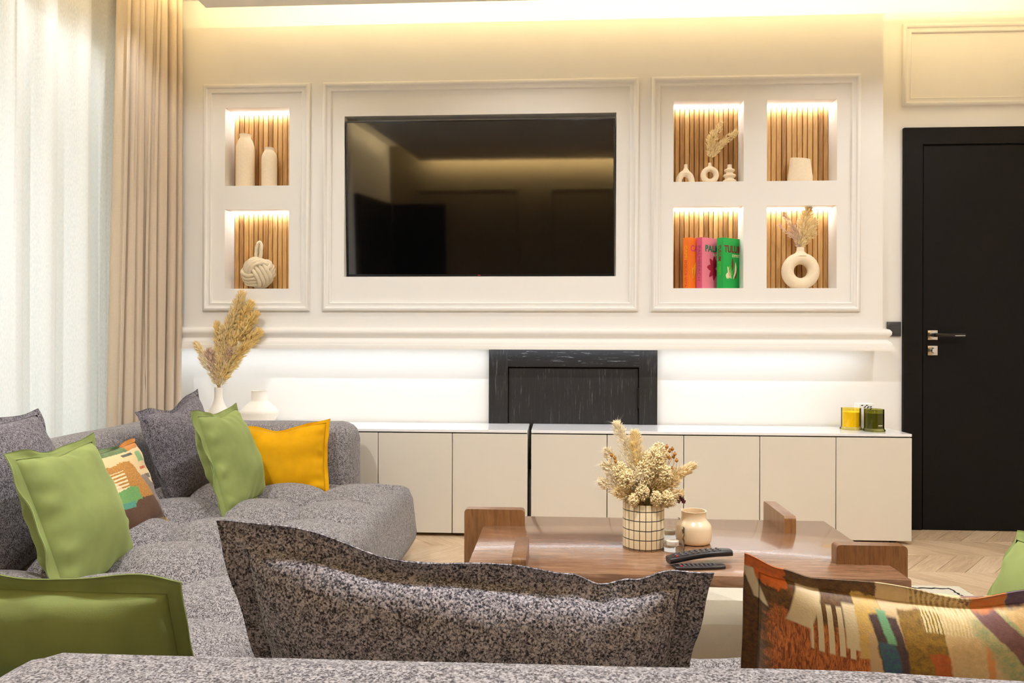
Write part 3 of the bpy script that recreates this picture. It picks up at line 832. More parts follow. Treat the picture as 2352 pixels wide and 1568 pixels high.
def plume_vf(pts, rmax, n, size, rng, shape=None, droop=0.0, fuzz=0, taper=.6):
    """stem plus hundreds of small spindle florets set around it"""
    pts = smooth3(pts, 2); m = len(pts)
    parts = [tube_vf(pts, [.0018 * (1 - .6 * i / m) for i in range(m)], n=5)]
    vs, fs = [], []
    for k in range(int(n * 1.9)):
        t_ = rng.random() ** .9; x = t_ * (m - 1); i = min(int(x), m - 2); p = pts[i].lerp(pts[i + 1], x - i)
        d = (pts[i + 1] - pts[i]).normalized(); env = (shape(t_) if shape else math.sin(math.pi * min(1, t_ * .9 + .1)) ** .7)
        o = Vector((rng.gauss(0, 1), rng.gauss(0, 1), rng.gauss(0, 1))); o -= d * o.dot(d)
        if o.length < 1e-4: continue
        o.normalize(); rad = rmax * env * rng.random() ** .6
        c = p + o * rad; ax = (d * rng.uniform(.4, 1.2) + o * rng.uniform(.2, .9) + Vector((0, 0, -droop))).normalized()
        L = size * rng.uniform(.7, 1.6); w_ = L * rng.uniform(.09, .18)
        b1 = ax.orthogonal().normalized(); b2 = ax.cross(b1); s0 = len(vs)
        vs += [tuple(c - ax * L * .4)] + [tuple(c + b1 * w_ * math.cos(a) + b2 * w_ * math.sin(a)) for a in (0, 2.09, 4.19)] + [tuple(c + ax * L * .7)]
        for a, b in ((1, 2), (2, 3), (3, 1)): fs += [(s0, s0 + b, s0 + a), (s0 + 4, s0 + a, s0 + b)]
    for k in range(fuzz):
        t_ = rng.random(); x = t_ * (m - 1); i = min(int(x), m - 2); p = pts[i].lerp(pts[i + 1], x - i); d = (pts[i + 1] - pts[i]).normalized()
        env = (shape(t_) if shape else 1.0)
        o = Vector((rng.gauss(0, 1), rng.gauss(0, 1), rng.gauss(0, 1))); o -= d * o.dot(d); o.normalize()
        e = p + o * rmax * env * rng.uniform(.8, 1.6) + d * size * 1.5; sd = d.cross(o) * .0005; s0 = len(vs)
        vs += [tuple(p + sd), tuple(p - sd), tuple(e)]; fs.append((s0, s0 + 1, s0 + 2))
    parts.append((vs, fs)); return join(*parts)


def bunch(name, label, base, plumes, seed, group=None):
    """base: neck of the vase; plumes: (tip dx, dy, dz, radius, n, size, mat, start fraction)"""
    rng = random.Random(seed); t_ = thing(name, label, 'dried grass', base, group)
    B = Vector(base)
    for (dx, dy, dz, rad, n, size, mat, fs_) in plumes:
        tip = B + Vector((dx, dy, dz)); mid = B + Vector((dx * .38, dy * .4, dz * .55))
        st = B.lerp(mid, fs_)
        tube('stem', [B - Vector((0, 0, .03)), B + Vector((dx * .12, dy * .12, dz * .22)), st.lerp(mid, .5)], .0016, M['stem'], t_, n=5)
        mesh('plume', *plume_vf([st, mid, tip.lerp(mid, .35), tip], rad * 1.12, n, size, rng, fuzz=n // 2), M[mat], t_)
    return t_
bunch('pampas_sprig', 'dried grass sprig rising from small ring vase', (.800, 4.06, 2.0 - .045), [
    (.058, .0, .20, .016, 150, .013, 'pampas', .3), (.135, -.02, .145, .018, 220, .014, 'pampas', .3), (.018, .01, .155, .017, 130, .013, 'pampas', .3), (-.006, -.01, .12, .016, 90, .013, 'pampas', .3), (.075, -.01, .10, .016, 110, .012, 'pampas', .3)], 3, 'dried grasses')
bunch('pampas_sprig', 'cream and mauve dried sprigs in the large ring vase', (1.266, 4.06, 1.485), [
    (.045, .0, .215, .032, 300, .017, 'pampas', .25), (.075, -.01, .15, .026, 200, .016, 'pampas', .25), (.025, .01, .19, .026, 200, .016, 'pampas', .25), (.075, -.01, .09, .018, 100, .014, 'pampas', .3), (.03, -.02, .09, .02, 120, .014, 'pampas', .2),
    (-.085, .0, .19, .014, 110, .013, 'pampas_mauve', .35), (-.11, -.01, .125, .010, 60, .012, 'pampas_mauve', .4), (-.04, .0, .12, .020, 150, .014, 'pampas_mauve', .2), (-.055, 0, .135, .012, 60, .012, 'pampas', .4)], 5, 'dried grasses')


# ------------------------------------------------------------------ books
def text_mesh(name, txt, size, mat, parent, loc, rot, sx=1.0, ext=.0004, align='LEFT', bold=0.0):
    c = bpy.data.curves.new(name, 'FONT'); c.body = txt; c.size = size; c.extrude = ext; c.align_x = align; c.offset = bold; c.resolution_u = 3
    o = bpy.data.objects.new(name, c); COL.objects.link(o)
    dg = bpy.context.evaluated_depsgraph_get(); me = bpy.data.meshes.new_from_object(o.evaluated_get(dg))
    bpy.data.objects.remove(o); bpy.data.curves.remove(c)
    me.materials.clear(); q = link(name, me, mat, parent, loc); q.rotation_euler = rot; q.scale = (sx, 1, 1)
    return q


def flat_poly(name, loops, mat, parent, y, t_=.0005):
    """printed shapes: (x, z) outlines in the cover's own plane"""
    vs, fs = [], []
    for L in loops:
        o = len(vs); n = len(L); vs += [(x, y, z) for x, z in L] + [(x, y - t_, z) for x, z in L]
        fs.append(tuple(range(o + n, o + 2 * n))); fs += [(o + i, o + (i + 1) % n, o + n + (i + 1) % n, o + n + i) for i in range(n)]
    return mesh(name, vs, fs, mat, parent, local=True)


def petal(x0, z0, x1, z1, wd, bend=0.0, n=8):
    a, b = Vector((x0, z0)), Vector((x1, z1)); d = b - a; nn_ = Vector((-d.y, d.x)); L = []
    for i in range(n + 1):
        t_ = i / n; c = a + d * t_ + nn_ * bend * math.sin(math.pi * t_); L.append(tuple(c + nn_.normalized() * wd * math.sin(math.pi * t_) ** .8))
    for i in range(n - 1, 0, -1):
        t_ = i / n; c = a + d * t_ + nn_ * bend * math.sin(math.pi * t_); L.append(tuple(c - nn_.normalized() * wd * math.sin(math.pi * t_) ** .8))
    return L


def book(x, y, rot, wd, th, ht, mat, smat, label):
    b = thing('book', label, 'book', (x, y, Z2), 'books in the lower niche', rot)
    box('front_cover', 0, wd, 0, .003, 0, ht, M[mat], b, local=True)
    box('back_cover', 0, wd, th - .003, th, 0, ht, M[mat], b, local=True)
    box('spine', -.003, 0, 0, th, 0, ht, M[smat], b, local=True)
    box('pages', .0, wd - .004, .003, th - .003, .003, ht - .003, M['paper'], b, local=True)
    return b
BR = R(38)
b1 = book(.684, 4.008, BR, .138, .036, .265, 'orange', 'orange', 'orange book leftmost of the three in the niche')
b2 = book(.752, 4.008, BR, .138, .036, .266, 'pink', 'pinkdark', 'pink book standing between the orange and green books')
b3 = book(.862, 4.008, BR, .136, .042, .264, 'green', 'green', 'green book with leaf emblem rightmost in the niche')
FR = (R(90), 0, 0)
text_mesh('title_lettering', 'CAPRI', .046, M['ink_magenta'], b1, (.012, -.0003, .195), FR, .9, bold=.001)
text_mesh('title_lettering', 'PALM', .046, M['ink_dgreen'], b2, (.022, -.0003, .195), FR, 1.0, bold=.0015)
text_mesh('subtitle_lettering', 'BEACH', .018, M['ink_cream'], b2, (.085, -.0003, .172), FR, 1.0)
text_mesh('title_lettering', 'TULUM', .050, M['ink_maroon'], b3, (.006, -.0003, .190), FR, .84, bold=.0016)
text_mesh('subtitle_lettering', 'GYPSET', .020, M['ink_cream'], b3, (.066, -.0003, .166), FR, .86, bold=.0006)
SPR = (R(90), R(90), R(-90))
for bk, tx, sz, mt, zz, sx in ((b1, 'CAPRI', .026, 'ink_yellow', .225, 1.1), (b1, 'DOLCE VITA', .022, 'ink_red', .150, 1.15), (b2, 'PALMBEACH', .026, 'ink_brown', .225, 1.28), (b3, 'TULUM', .026, 'ink_maroon', .228, 1.0), (b3, 'GYPSET', .022, 'ink_lgreen', .145, 1.0)):
    text_mesh('spine_lettering', tx, sz, M[mt], bk, (-.0034, .027 if bk is not b3 else .032, zz), SPR, sx, bold=.0006 if bk is b3 else 0)
flat_poly('emblem_leaf', [petal(.040, .05, .030, .116, .012, -.15), petal(.062, .052, .052, .10, .010, .2)], M['ink_cream'], b3, -.0001)
flat_poly('emblem_leaf', [petal(.070, .094, .071, .162, .0075), petal(.094, .052, .106, .112, .013, .15)], M['ink_maroon'], b3, -.0001)
flat_poly('emblem_leaf', [petal(.074, .05, .094, .142, .007, -.1), petal(.028, .05, .034, .085, .010, .1)], M['ink_cream'], b3, -.0002)
flat_poly('emblem_leaf', [petal(.066, .07, .046, .125, .010, .1)], M['ink_lgreen'], b3, -.0001)
flat_poly('emblem_flower', [petal(.098, .108, .098 + .062 * math.cos(R(a)), .108 + .066 * math.sin(R(a)), w_) for a, w_ in ((60, .011), (95, .013), (130, .014), (175, .016), (225, .013), (262, .012), (300, .011))], M['ink_crimson'], b2, -.0001)
flat_poly('emblem_leaf', [petal(.030, .05, .052, .14, .010), petal(.036, .06, .030, .112, .008)], M['ink_yellow'], b1, -.0001)

# ------------------------------------------------------------------ things on the console
p = smoothp([(0, 0), (.034, 0), (.05, .003), (.058, .03), (.058, .055), (.048, .085), (.032, .11), (.022, .14), (.020, .17), (.0215, .203), (.018, .203), (.016, .17), (.014, .14), (0, .12)], 1)
tag(lathe('bottle_vase', p, M['whiteceramic'], None, 40, (-1.782, 3.925, .55)), 'white narrow-necked vase holding tall pampas behind the pillows', 'vase', 'white vases on the console')
p = [(0, 0), (.052, 0), (.066, .003), (.088, .030), (.100, .058), (.1015, .066), (.095, .078), (.070, .103), (.050, .121), (.0425, .130), (.0415, .178), (.044, .180), (.038, .180), (.037, .13), (0, .10)]
tag(lathe('squat_vase', p, M['whiteceramic'], None, 48, (-1.604, 4.03, .55)), 'squat white vase with wide body and straight neck', 'vase', 'white vases on the console')
bunch('pampas_bunch', 'tall golden pampas bunch in the white narrow-necked vase', (-1.782, 3.925, .757), [
    (.125, .0, .495, .030, 380, .024, 'pampas', .2), (.085, .02, .40, .026, 300, .024, 'pampas_pale', .2), (.06, -.01, .35, .024, 260, .022, 'pampas', .2),
    (.20, .0, .385, .030, 360, .026, 'pampas_gold', .25), (.215, .01, .29, .030, 300, .026, 'pampas_gold', .25), (.165, .02, .44, .028, 300, .026, 'pampas_gold', .3), (.17, -.01, .23, .026, 240, .026, 'pampas_gold', .25),
    (-.01, .0, .335, .018, 200, .020, 'pampas_gold', .25), (.028, -.01, .315, .020, 220, .022, 'pampas', .2), (-.125, .0, .225, .018, 200, .020, 'pampas', .3), (-.085, -.02, .16, .022, 200, .022, 'pampas_pale', .2), (-.05, -.01, .19, .024, 220, .022, 'pampas_mauve', .2),
    (.075, -.03, .20, .014, 140, .020, 'pampas_mauve', .2), (.12, -.01, .22, .024, 240, .024, 'pampas_pale', .2), (.09, .02, .13, .022, 180, .022, 'pampas_pale', .15), (.02, -.02, .15, .024, 220, .022, 'pampas', .15), (.145, .0, .33, .026, 260, .024, 'pampas', .25)], 21, 'dried grasses')
def jar_candle(x, y, z, r, h, gm, wm, label, wick=True):
    t_ = thing('jar_candle', label, 'candle', (x, y, z), 'jar candles')
    lathe('glass_jar', [(0, .001), (r * 1.04, .001), (r * 1.12, .003), (r * 1.12, .008), (r * 1.02, .013), (r, .018), (r, h), (r * .95, h), (r * .95, .016), (0, .014)], M[gm], t_, 48, (x, y, z))
    lathe('wax', [(0, .0165), (r * .93, .0165), (r * .935, h * .82), (0, h * .815)], M[wm], t_, 40, (x, y, z))
    if wick: tube('wick', [(x, y, z + h * .81), (x + .001, y, z + h * .9)], .0012, M['boxwhite'], t_, n=6)
    return t_
jar_candle(1.523, 4.045, .55, .0485, .112, 'glassyellow', 'waxyellow', 'yellow glass jar candle left of the olive one')
gc = jar_candle(1.610, 3.972, .55, .0475, .113, 'glassgreen', 'waxgreen', 'olive green glass jar candle near the console end')
vs = [(1.610 + .0478 * math.sin(a), 3.972 - .0478 * math.cos(a), .55 + z) for z in (.031, .0345) for a in [R(q) for q in range(2, 32, 4)]]
tag(mesh('label_print', vs, [(i, i + 1, i + 9, i + 8) for i in range(7)], M['ink_cream'], gc), 'thin pale printed line on the jar')
bx = thing('gift_box', 'small white box with black print behind the candles', 'box', (1.615, 4.105, .55))
rbox('carton', 1.575, 1.655, 4.075, 4.14, .55, .681, .002, M['boxwhite'], bx, seg=1)
flat = [petal(.0 + dx, z, .014 + dx, z + dz, .003) for dx, z, dz in ((.020, .108, .012), (.036, .106, .014), (.05, .112, .006), (.006, .122, .001), (.03, .123, .0), (.05, .100, .010))]
vs, fs = [], []
for L in flat:
    o_ = len(vs); vs += [(1.578 + x, 4.0747, .55 + z) for x, z in L]; fs.append(tuple(range(o_, o_ + len(L))))
mesh('printed_pattern', vs, fs, M['black'], bx)

# ------------------------------------------------------------------ rug and coffee table
rug = rbox('rug', -.62, 1.63, 1.75, 3.19, .0035, .0155, .005, M['rug'], seg=2)
tag(rug, 'cream rug with thin black stitched border under the coffee table', 'rug')
RB = random.Random(3)
for a, b in (((-.56, 3.15), (1.575, 3.15)), ((1.575, 3.15), (1.575, 1.80)), ((-.56, 3.15), (-.56, 1.80)), ((-.56, 1.80), (1.575, 1.80))):
    a, b = Vector((*a, .0165)), Vector((*b, .0165)); n_ = 150; d = (b - a); sd = Vector((-d.y, d.x, 0)).normalized()
    pts = [a + d * i / n_ + sd * RB.uniform(-.006, .006) for i in range(n_ + 1)]
    vs, fs = [], []
    for q in pts:
        hw = RB.uniform(.003, .007)
        vs += [tuple(q + sd * hw), tuple(q - sd * hw)]
    fs = [(2 * i, 2 * i + 1, 2 * i + 3, 2 * i + 2) for i in range(n_) if RB.random() > .05]
    mesh('stitched_line', vs, fs, M['black'], rug)
TZ = .37; TX0, TX1, TY0, TY1 = -.25, .945, 2.085, 2.752
tb = thing('coffee_table', 'low walnut coffee table with four upright plank legs', 'table', ((TX0 + TX1) / 2, (TY0 + TY1) / 2, .0155))
rbox('tabletop', TX0, TX1, TY0, TY1, TZ - .033, TZ, .004, M['table'], tb, seg=2)
def leg(x0, x1, y0, y1, zt, ax):
    rbox('leg', x0, x1, y0, y1, .0157, zt, .012, M['tableleg'], tb, seg=4, axes=[ax])
leg(-.315, -.108, 2.600, 2.640, .425, 1)
leg(.795, .992, 2.215, 2.255, .425, 1)
leg(.752, .790, 2.565, 2.82, .425, 0)
leg(-.118, -.080, 2.02, 2.25, .425, 0)

# pot with the dried bouquet
px, py = .268, 2.368
pot = lathe('grid_pot', [(0, .002), (.060, .0), (.0625, .002), (.0635, .006), (.0635, .136), (.0625, .138), (.058, .138), (.0575, .1), (0, .095)], M['gridpot'], None, 56, (px, py, TZ))
tag(pot, 'cream pot with hand-drawn black grid on the coffee table', 'pot')
bq = bunch('dried_bouquet', 'full cream dried flower bouquet in the grid pot', (px, py, TZ + .13), [
    (-.085, .0, .25, .022, 260, .013, 'pampas_pale', .25), (-.045, .02, .20, .026, 240, .013, 'pampas_pale', .2), (-.03, -.01, .225, .022, 220, .012, 'pampas', .25), (-.04, -.03, .19, .007, 60, .012, 'pampas_gold', .3),
    (.15, -.02, .125, .018, 300, .012, 'pampas', .2), (.10, -.03, .085, .020, 220, .012, 'pampas', .2), (.115, .02, .10, .022, 240, .013, 'pampas_pale', .2), (.110, -.045, .045, .020, 200, .012, 'pampas', .2), (.085, -.055, .02, .018, 160, .012, 'pampas_pale', .15),
    (-.125, -.01, .125, .022, 260, .012, 'pampas_pale', .2), (-.135, -.02, .075, .024, 260, .012, 'pampas_pale', .2), (-.115, .01, .165, .024, 220, .012, 'pampas_pale', .3), (-.09, -.05, .05, .022, 220, .012, 'pampas', .15),
    (-.02, -.05, .10, .030, 300, .013, 'pampas_pale', .1), (.05, -.04, .09, .028, 280, .013, 'pampas', .1), (.01, .03, .15, .034, 320, .013, 'pampas_pale', .1), (.06, .03, .12, .03, 260, .013, 'pampas', .1), (-.06, .03, .10, .03, 260, .013, 'pampas_pale', .1)], 31, 'dried grasses')
# fluffy heads made of many small lobes
rg = random.Random(12)
for (dx, dy, dz, r_) in ((.025, -.035, .135, .038), (.045, -.02, .155, .034), (.0, -.045, .105, .034), (-.055, -.05, .085, .030), (-.075, -.03, .105, .026), (.06, -.045, .10, .026), (-.01, -.06, .05, .024), (-.035, -.06, .025, .018), (.03, -.06, .03, .020), (.065, -.05, .03, .022)):
    c = Vector((px + dx, py + dy, TZ + .13 + dz)); vs, fs = [], []
    for k in range(420):
        o = Vector((rg.gauss(0, 1), rg.gauss(0, 1), rg.gauss(0, 1))).normalized(); e = c + Vector((o.x * r_ * .85, o.y * r_ * .85, o.z * r_ * 1.15)) * rg.uniform(.6, 1.0)
        s = .0042 * rg.uniform(.6, 1.3); b1_ = o.orthogonal().normalized(); b2_ = o.cross(b1_); s0 = len(vs)
        vs += [tuple(e - o * s)] + [tuple(e + b1_ * s * .7 * math.cos(a) + b2_ * s * .7 * math.sin(a)) for a in (0, 1.57, 3.14, 4.71)] + [tuple(e + o * s)]
        for i in range(4): fs += [(s0, s0 + 1 + (i + 1) % 4, s0 + 1 + i), (s0 + 5, s0 + 1 + i, s0 + 1 + (i + 1) % 4)]
    mesh('flower_head', vs, fs, M['pampas'], bq, smooth=True)
    tube('stem', [(px, py, TZ + .1), (px + dx * .6, py + dy * .6, TZ + .13 + dz * .5), tuple(c)], .0014, M['stem'], bq, n=5)
for (dx, dy, dz) in ((.068, -.02, .20), (.066, -.02, .186), (.078, -.01, .186), (.086, -.01, .192), (.092, -.02, .178), (.09, -.01, .168), (.074, -.03, .168), (.096, -.03, .16), (.082, -.03, .135), (.07, -.04, .12), (.082, -.04, .118), (-.10, -.02, .172), (-.09, -.02, .164), (-.088, -.03, .155)):
    c = (px + dx, py + dy, TZ + .13 + dz - .02)
    lathe('seed_pod', [(0, -.006), (.0045, -.003), (.0055, .001), (.004, .0045), (.0015, .0055), (.0022, .008), (0, .0075)], M['seedpod'], bq, 10, c)
    tube('stem', [(px + dx * .4, py + dy * .4, TZ + .16), (c[0] - .002, c[1], c[2] - .03), (c[0], c[1], c[2] - .004)], .0007, M['stem'], bq, n=4)
for k in range(5):
    c = Vector((px + .098 + .004 * k, py - .05, TZ + .150 + .005 * ((k * 3) % 4)))
    mesh('dark_petal', [tuple(c + Vector(q)) for q in ((-.006, 0, -.004), (.004, -.004, -.005), (.007, 0, .004), (-.003, .004, .006))], [(0, 1, 2, 3)], M['darkpetal'], bq)
tube('stem', [(px + .03, py - .02, TZ + .12), (px + .075, py - .045, TZ + .135), (px + .106, py - .05, TZ + .152)], .0009, M['stem'], bq, n=5)

# glass tea-light holders, cream candle, remotes
def glass_holder(x, y, z, r, h, label):
    t_ = thing('glass_holder', label, 'candle holder', (x, y, z), 'clear glass candle holders')
    p = [(0, .001), (r * .95, .001), (r * .98, .004), (r * .96, .010), (r, .016), (r * 1.0, h * .45), (r * .93, h * .52), (r * .93, h * .60), (r * 1.0, h * .68), (r, h - .002), (r * .97, h), (r * .94, h - .002), (r * .93, h * .7), (r * .87, h * .58), (r * .93, h * .45), (r * .9, .02), (0, .014)]
    lathe('glass_body', p, M['glassclear'], t_, 48, (x, y, z))
    lathe('tealight_cup', [(0, .015), (.019, .015), (.019, .028), (.018, .028), (.018, .025), (0, .025)], M['whiteceramic'], t_, 28, (x, y, z))
glass_holder(.352, 2.336, TZ, .0365, .068, 'clear ribbed glass candle holder in front of cream jar')
glass_holder(.362, 2.47, TZ, .034, .066, 'clear glass candle holder tucked behind the other glass holder')
cj = thing('jar_candle', 'cream frosted glass candle jar with wide rim on the table', 'candle', (.431, 2.424, TZ), 'jar candles')
lathe('glass_jar', smoothp([(0, .001), (.045, .001), (.053, .004), (.0555, .02), (.0555, .045), (.0535, .058), (.045, .068), (.0395, .074), (.038, .082)], 1) + [(.038, .099), (.0395, .101), (.036, .101), (.0355, .08), (.040, .068), (.051, .055), (.0525, .02), (.05, .005), (0, .005)], plain('frosted cream glass', srgb(246, 224, 188), .25, .5), cj, 48, (.431, 2.424, TZ))
lathe('wax', [(0, .006), (.050, .006), (.052, .02), (.052, .044), (0, .046)], M['waxcream'], cj, 40, (.431, 2.424, TZ))
def remote(label, loc, rz, pitch, L, W, H, curved):
    t_ = thing('remote_control', label, 'remote', loc, 'remote controls on the coffee table', rz)
    t_.rotation_euler = (0, pitch, rz)
    vs, fs = [], []; n = 14; m = 14
    for i in range(n + 1):
        s = i / n; x = (s - .5) * L; wv = W * (.5 - .08 * s) * (1 - (abs(2 * s - 1) ** 8) * .25); zz = curved * (4 * s * (1 - s))
        for k in range(m):
            a = 2 * math.pi * k / m; ca, sa = math.cos(a), math.sin(a)
            vs.append((x, wv * math.copysign(abs(ca) ** .45, ca), H / 2 + zz + H / 2 * math.copysign(abs(sa) ** .6, sa)))
    for i in range(n):
        for k in range(m): fs.append((i * m + k, (i + 1) * m + k, (i + 1) * m + (k + 1) % m, i * m + (k + 1) % m))
    fs += [tuple(range(m)), tuple(range((n + 1) * m - 1, n * m - 1, -1))]
    b = mesh('remote_body', vs, fs, M['remote'], t_, local=True, autosmooth=50)
    proto = None
    for i in range(9):
        s = .12 + .085 * i
        for k in (-1, 0, 1):
            x = (s - .5) * L; z = H + curved * 4 * s * (1 - s)
            mt = M['red'] if (i == 0 and k == -1) else M['button']
            lathe('button', [(.0034, -.001), (.0034, .0012), (.0026, .0018), (0, .0018)], mt, b, 8, (x, k * W * .25, z), local=True)
remote('flat black remote lying under the larger remote', (.398, 2.150, TZ), R(8), 0, .142, .040, .010, 0)
remote('larger curved black remote resting across the flat one', (.408, 2.196, TZ + .0125), R(14), R(-4), .190, .048, .018, .006)

# ------------------------------------------------------------------ sectional sofa
sofa = thing('sectional_sofa', 'grey boucle sectional sofa with tufted seats', 'sofa', (-.9, 1.9, 0))
def soft_block(name, x0, x1, y0, y1, z0, z1, rad, mat, seed, n=.03, wob=.006):
    """upholstered block: rounded box with gently swollen faces"""
    bm = bmesh.new(); v, f = boxv(x0, x1, y0, y1, z0, z1); bv = [bm.verts.new(p) for p in v]
    for q in f: bm.faces.new([bv[i] for i in q])
    bmesh.ops.bevel(bm, geom=list(bm.edges), offset=rad, segments=5, profile=.5, affect='EDGES')
    for ax, lo, hi in ((0, x0, x1), (1, y0, y1), (2, z0, z1)):
        k = int((hi - lo - 2 * rad) / .09)
        for i in range(1, k):
            c = lo + rad + (hi - lo - 2 * rad) * i / k; co = [0, 0, 0]; co[ax] = c; no = [0, 0, 0]; no[ax] = 1
            bmesh.ops.bisect_plane(bm, geom=list(bm.verts) + list(bm.edges) + list(bm.faces), plane_co=co, plane_no=no)
    bm.normal_update(); cen = Vector(((x0 + x1) / 2, (y0 + y1) / 2, (z0 + z1) / 2))
    for q in bm.verts:
        q.co += q.normal * wob * noise.noise(q.co * 4 + Vector((seed, 0, 0)))
    vs = [tuple(p.co) for p in bm.verts]; bm.verts.index_update(); fs = [tuple(p.index for p in q.verts) for q in bm.faces]; bm.free()
    return mesh(name, vs, fs, M[mat], sofa, smooth=True)
soft_block('backrest', -1.985, -1.77, .66, 3.775, .05, .628, .075, 'sofa', 1)
soft_block('armrest', -1.77, -.965, 3.50, 3.775, .05, .605, .085, 'sofa', 2)
soft_block('backrest', -1.77, -.642, .66, .905, .05, .648, .075, 'sofa', 3)
soft_block('backrest', -.645, 1.34, .66, .905, .05, .640, .072, 'sofa', 4)
soft_block('armrest', 1.10, 1.34, .905, 1.72, .05, .605, .065, 'sofa', 5)
def tufted_seat(x0, x1, y0, y1, z0, zt, ox, oy, cell, amp=.125, e=.075):
    step = .0165; nx = int((x1 - x0) / step); ny = int((y1 - y0) / step); vs, fs = [], []
    def h(x, y):
        s = ((x - ox) / cell) % 1; t_ = ((y - oy) / cell) % 1
        b = lambda q: (4 * q * (1 - q)) ** .5
        cr = math.hypot(min(s, 1 - s), min(t_, 1 - t_))
        hh = .62 * b(t_) * (.45 + .55 * b(s)) + .38 * (1 - math.exp(-(cr / .26) ** 2))
        # soften the lines that run front to back
        hh = hh
        d = min(x - x0, x1 - x, y - y0, y1 - y); ed = max(0, min(1, d / e))
        w = min(1, d / (cell * .55)); w = w * w * (3 - 2 * w)
        hh = hh * w + .72 * (1 - w)
        return zt - amp + amp * hh - e * (1 - math.sqrt(max(0, 1 - (1 - ed) ** 2))) + .003 * noise.noise(Vector((x * 6, y * 6, 1)))
    for j in range(ny + 1):
        y = y0 + (y1 - y0) * j / ny
        for i in range(nx + 1):
            x = x0 + (x1 - x0) * i / nx; z = h(x, y); vs.append((x, y, z))
    for j in range(ny):
        for i in range(nx):
            a = j * (nx + 1) + i; fs.append((a, a + 1, a + nx + 2, a + nx + 1))
    # skirt down to the floor gap, slightly bellied
    per = [i for i in range(nx + 1)] + [j * (nx + 1) + nx for j in range(1, ny + 1)] + [ny * (nx + 1) + i for i in range(nx - 1, -1, -1)] + [j * (nx + 1) for j in range(ny - 1, 0, -1)]
    prev = per; cx, cy = (x0 + x1) / 2, (y0 + y1) / 2; zs = zt - amp - e
    for z, bel in ((zs * .75 + z0 * .25, .012), (zs * .5 + z0 * .5, .016), (zs * .25 + z0 * .75, .010), (z0, -.01)):
        cur = []
        for k in per:
            x, y, _ = vs[k]; dx = -1 if abs(x - x0) < 1e-6 else (1 if abs(x - x1) < 1e-6 else 0); dy = -1 if abs(y - y0) < 1e-6 else (1 if abs(y - y1) < 1e-6 else 0)
            cur.append(len(vs)); vs.append((x + dx * bel, y + dy * bel, z))
        n = len(per)
        for k in range(n): fs.append((prev[(k + 1) % n], prev[k], cur[k], cur[(k + 1) % n]))
        prev = cur
    fs.append(tuple(prev))
    return mesh('seat_cushion', vs, fs, M['sofa'], sofa, smooth=True)
tufted_seat(-1.80, -.665, .90, 3.505, .045, .382, -1.0, 3.06, .325)
tufted_seat(-.662, 1.105, .90, 1.715, .045, .360, -.66, 1.60, .325)
for fx, fy in ((-1.9, .75), (-1.9, 3.65), (-1.05, 3.65), (-.75, 2.4), (.2, .75), (1.25, .75), (1.25, 1.6), (-.75, 1.75)):
    lathe('foot', [(.02, .004), (.022, .02), (.026, .05)], M['foot'], sofa, 14, (fx, fy, .001))


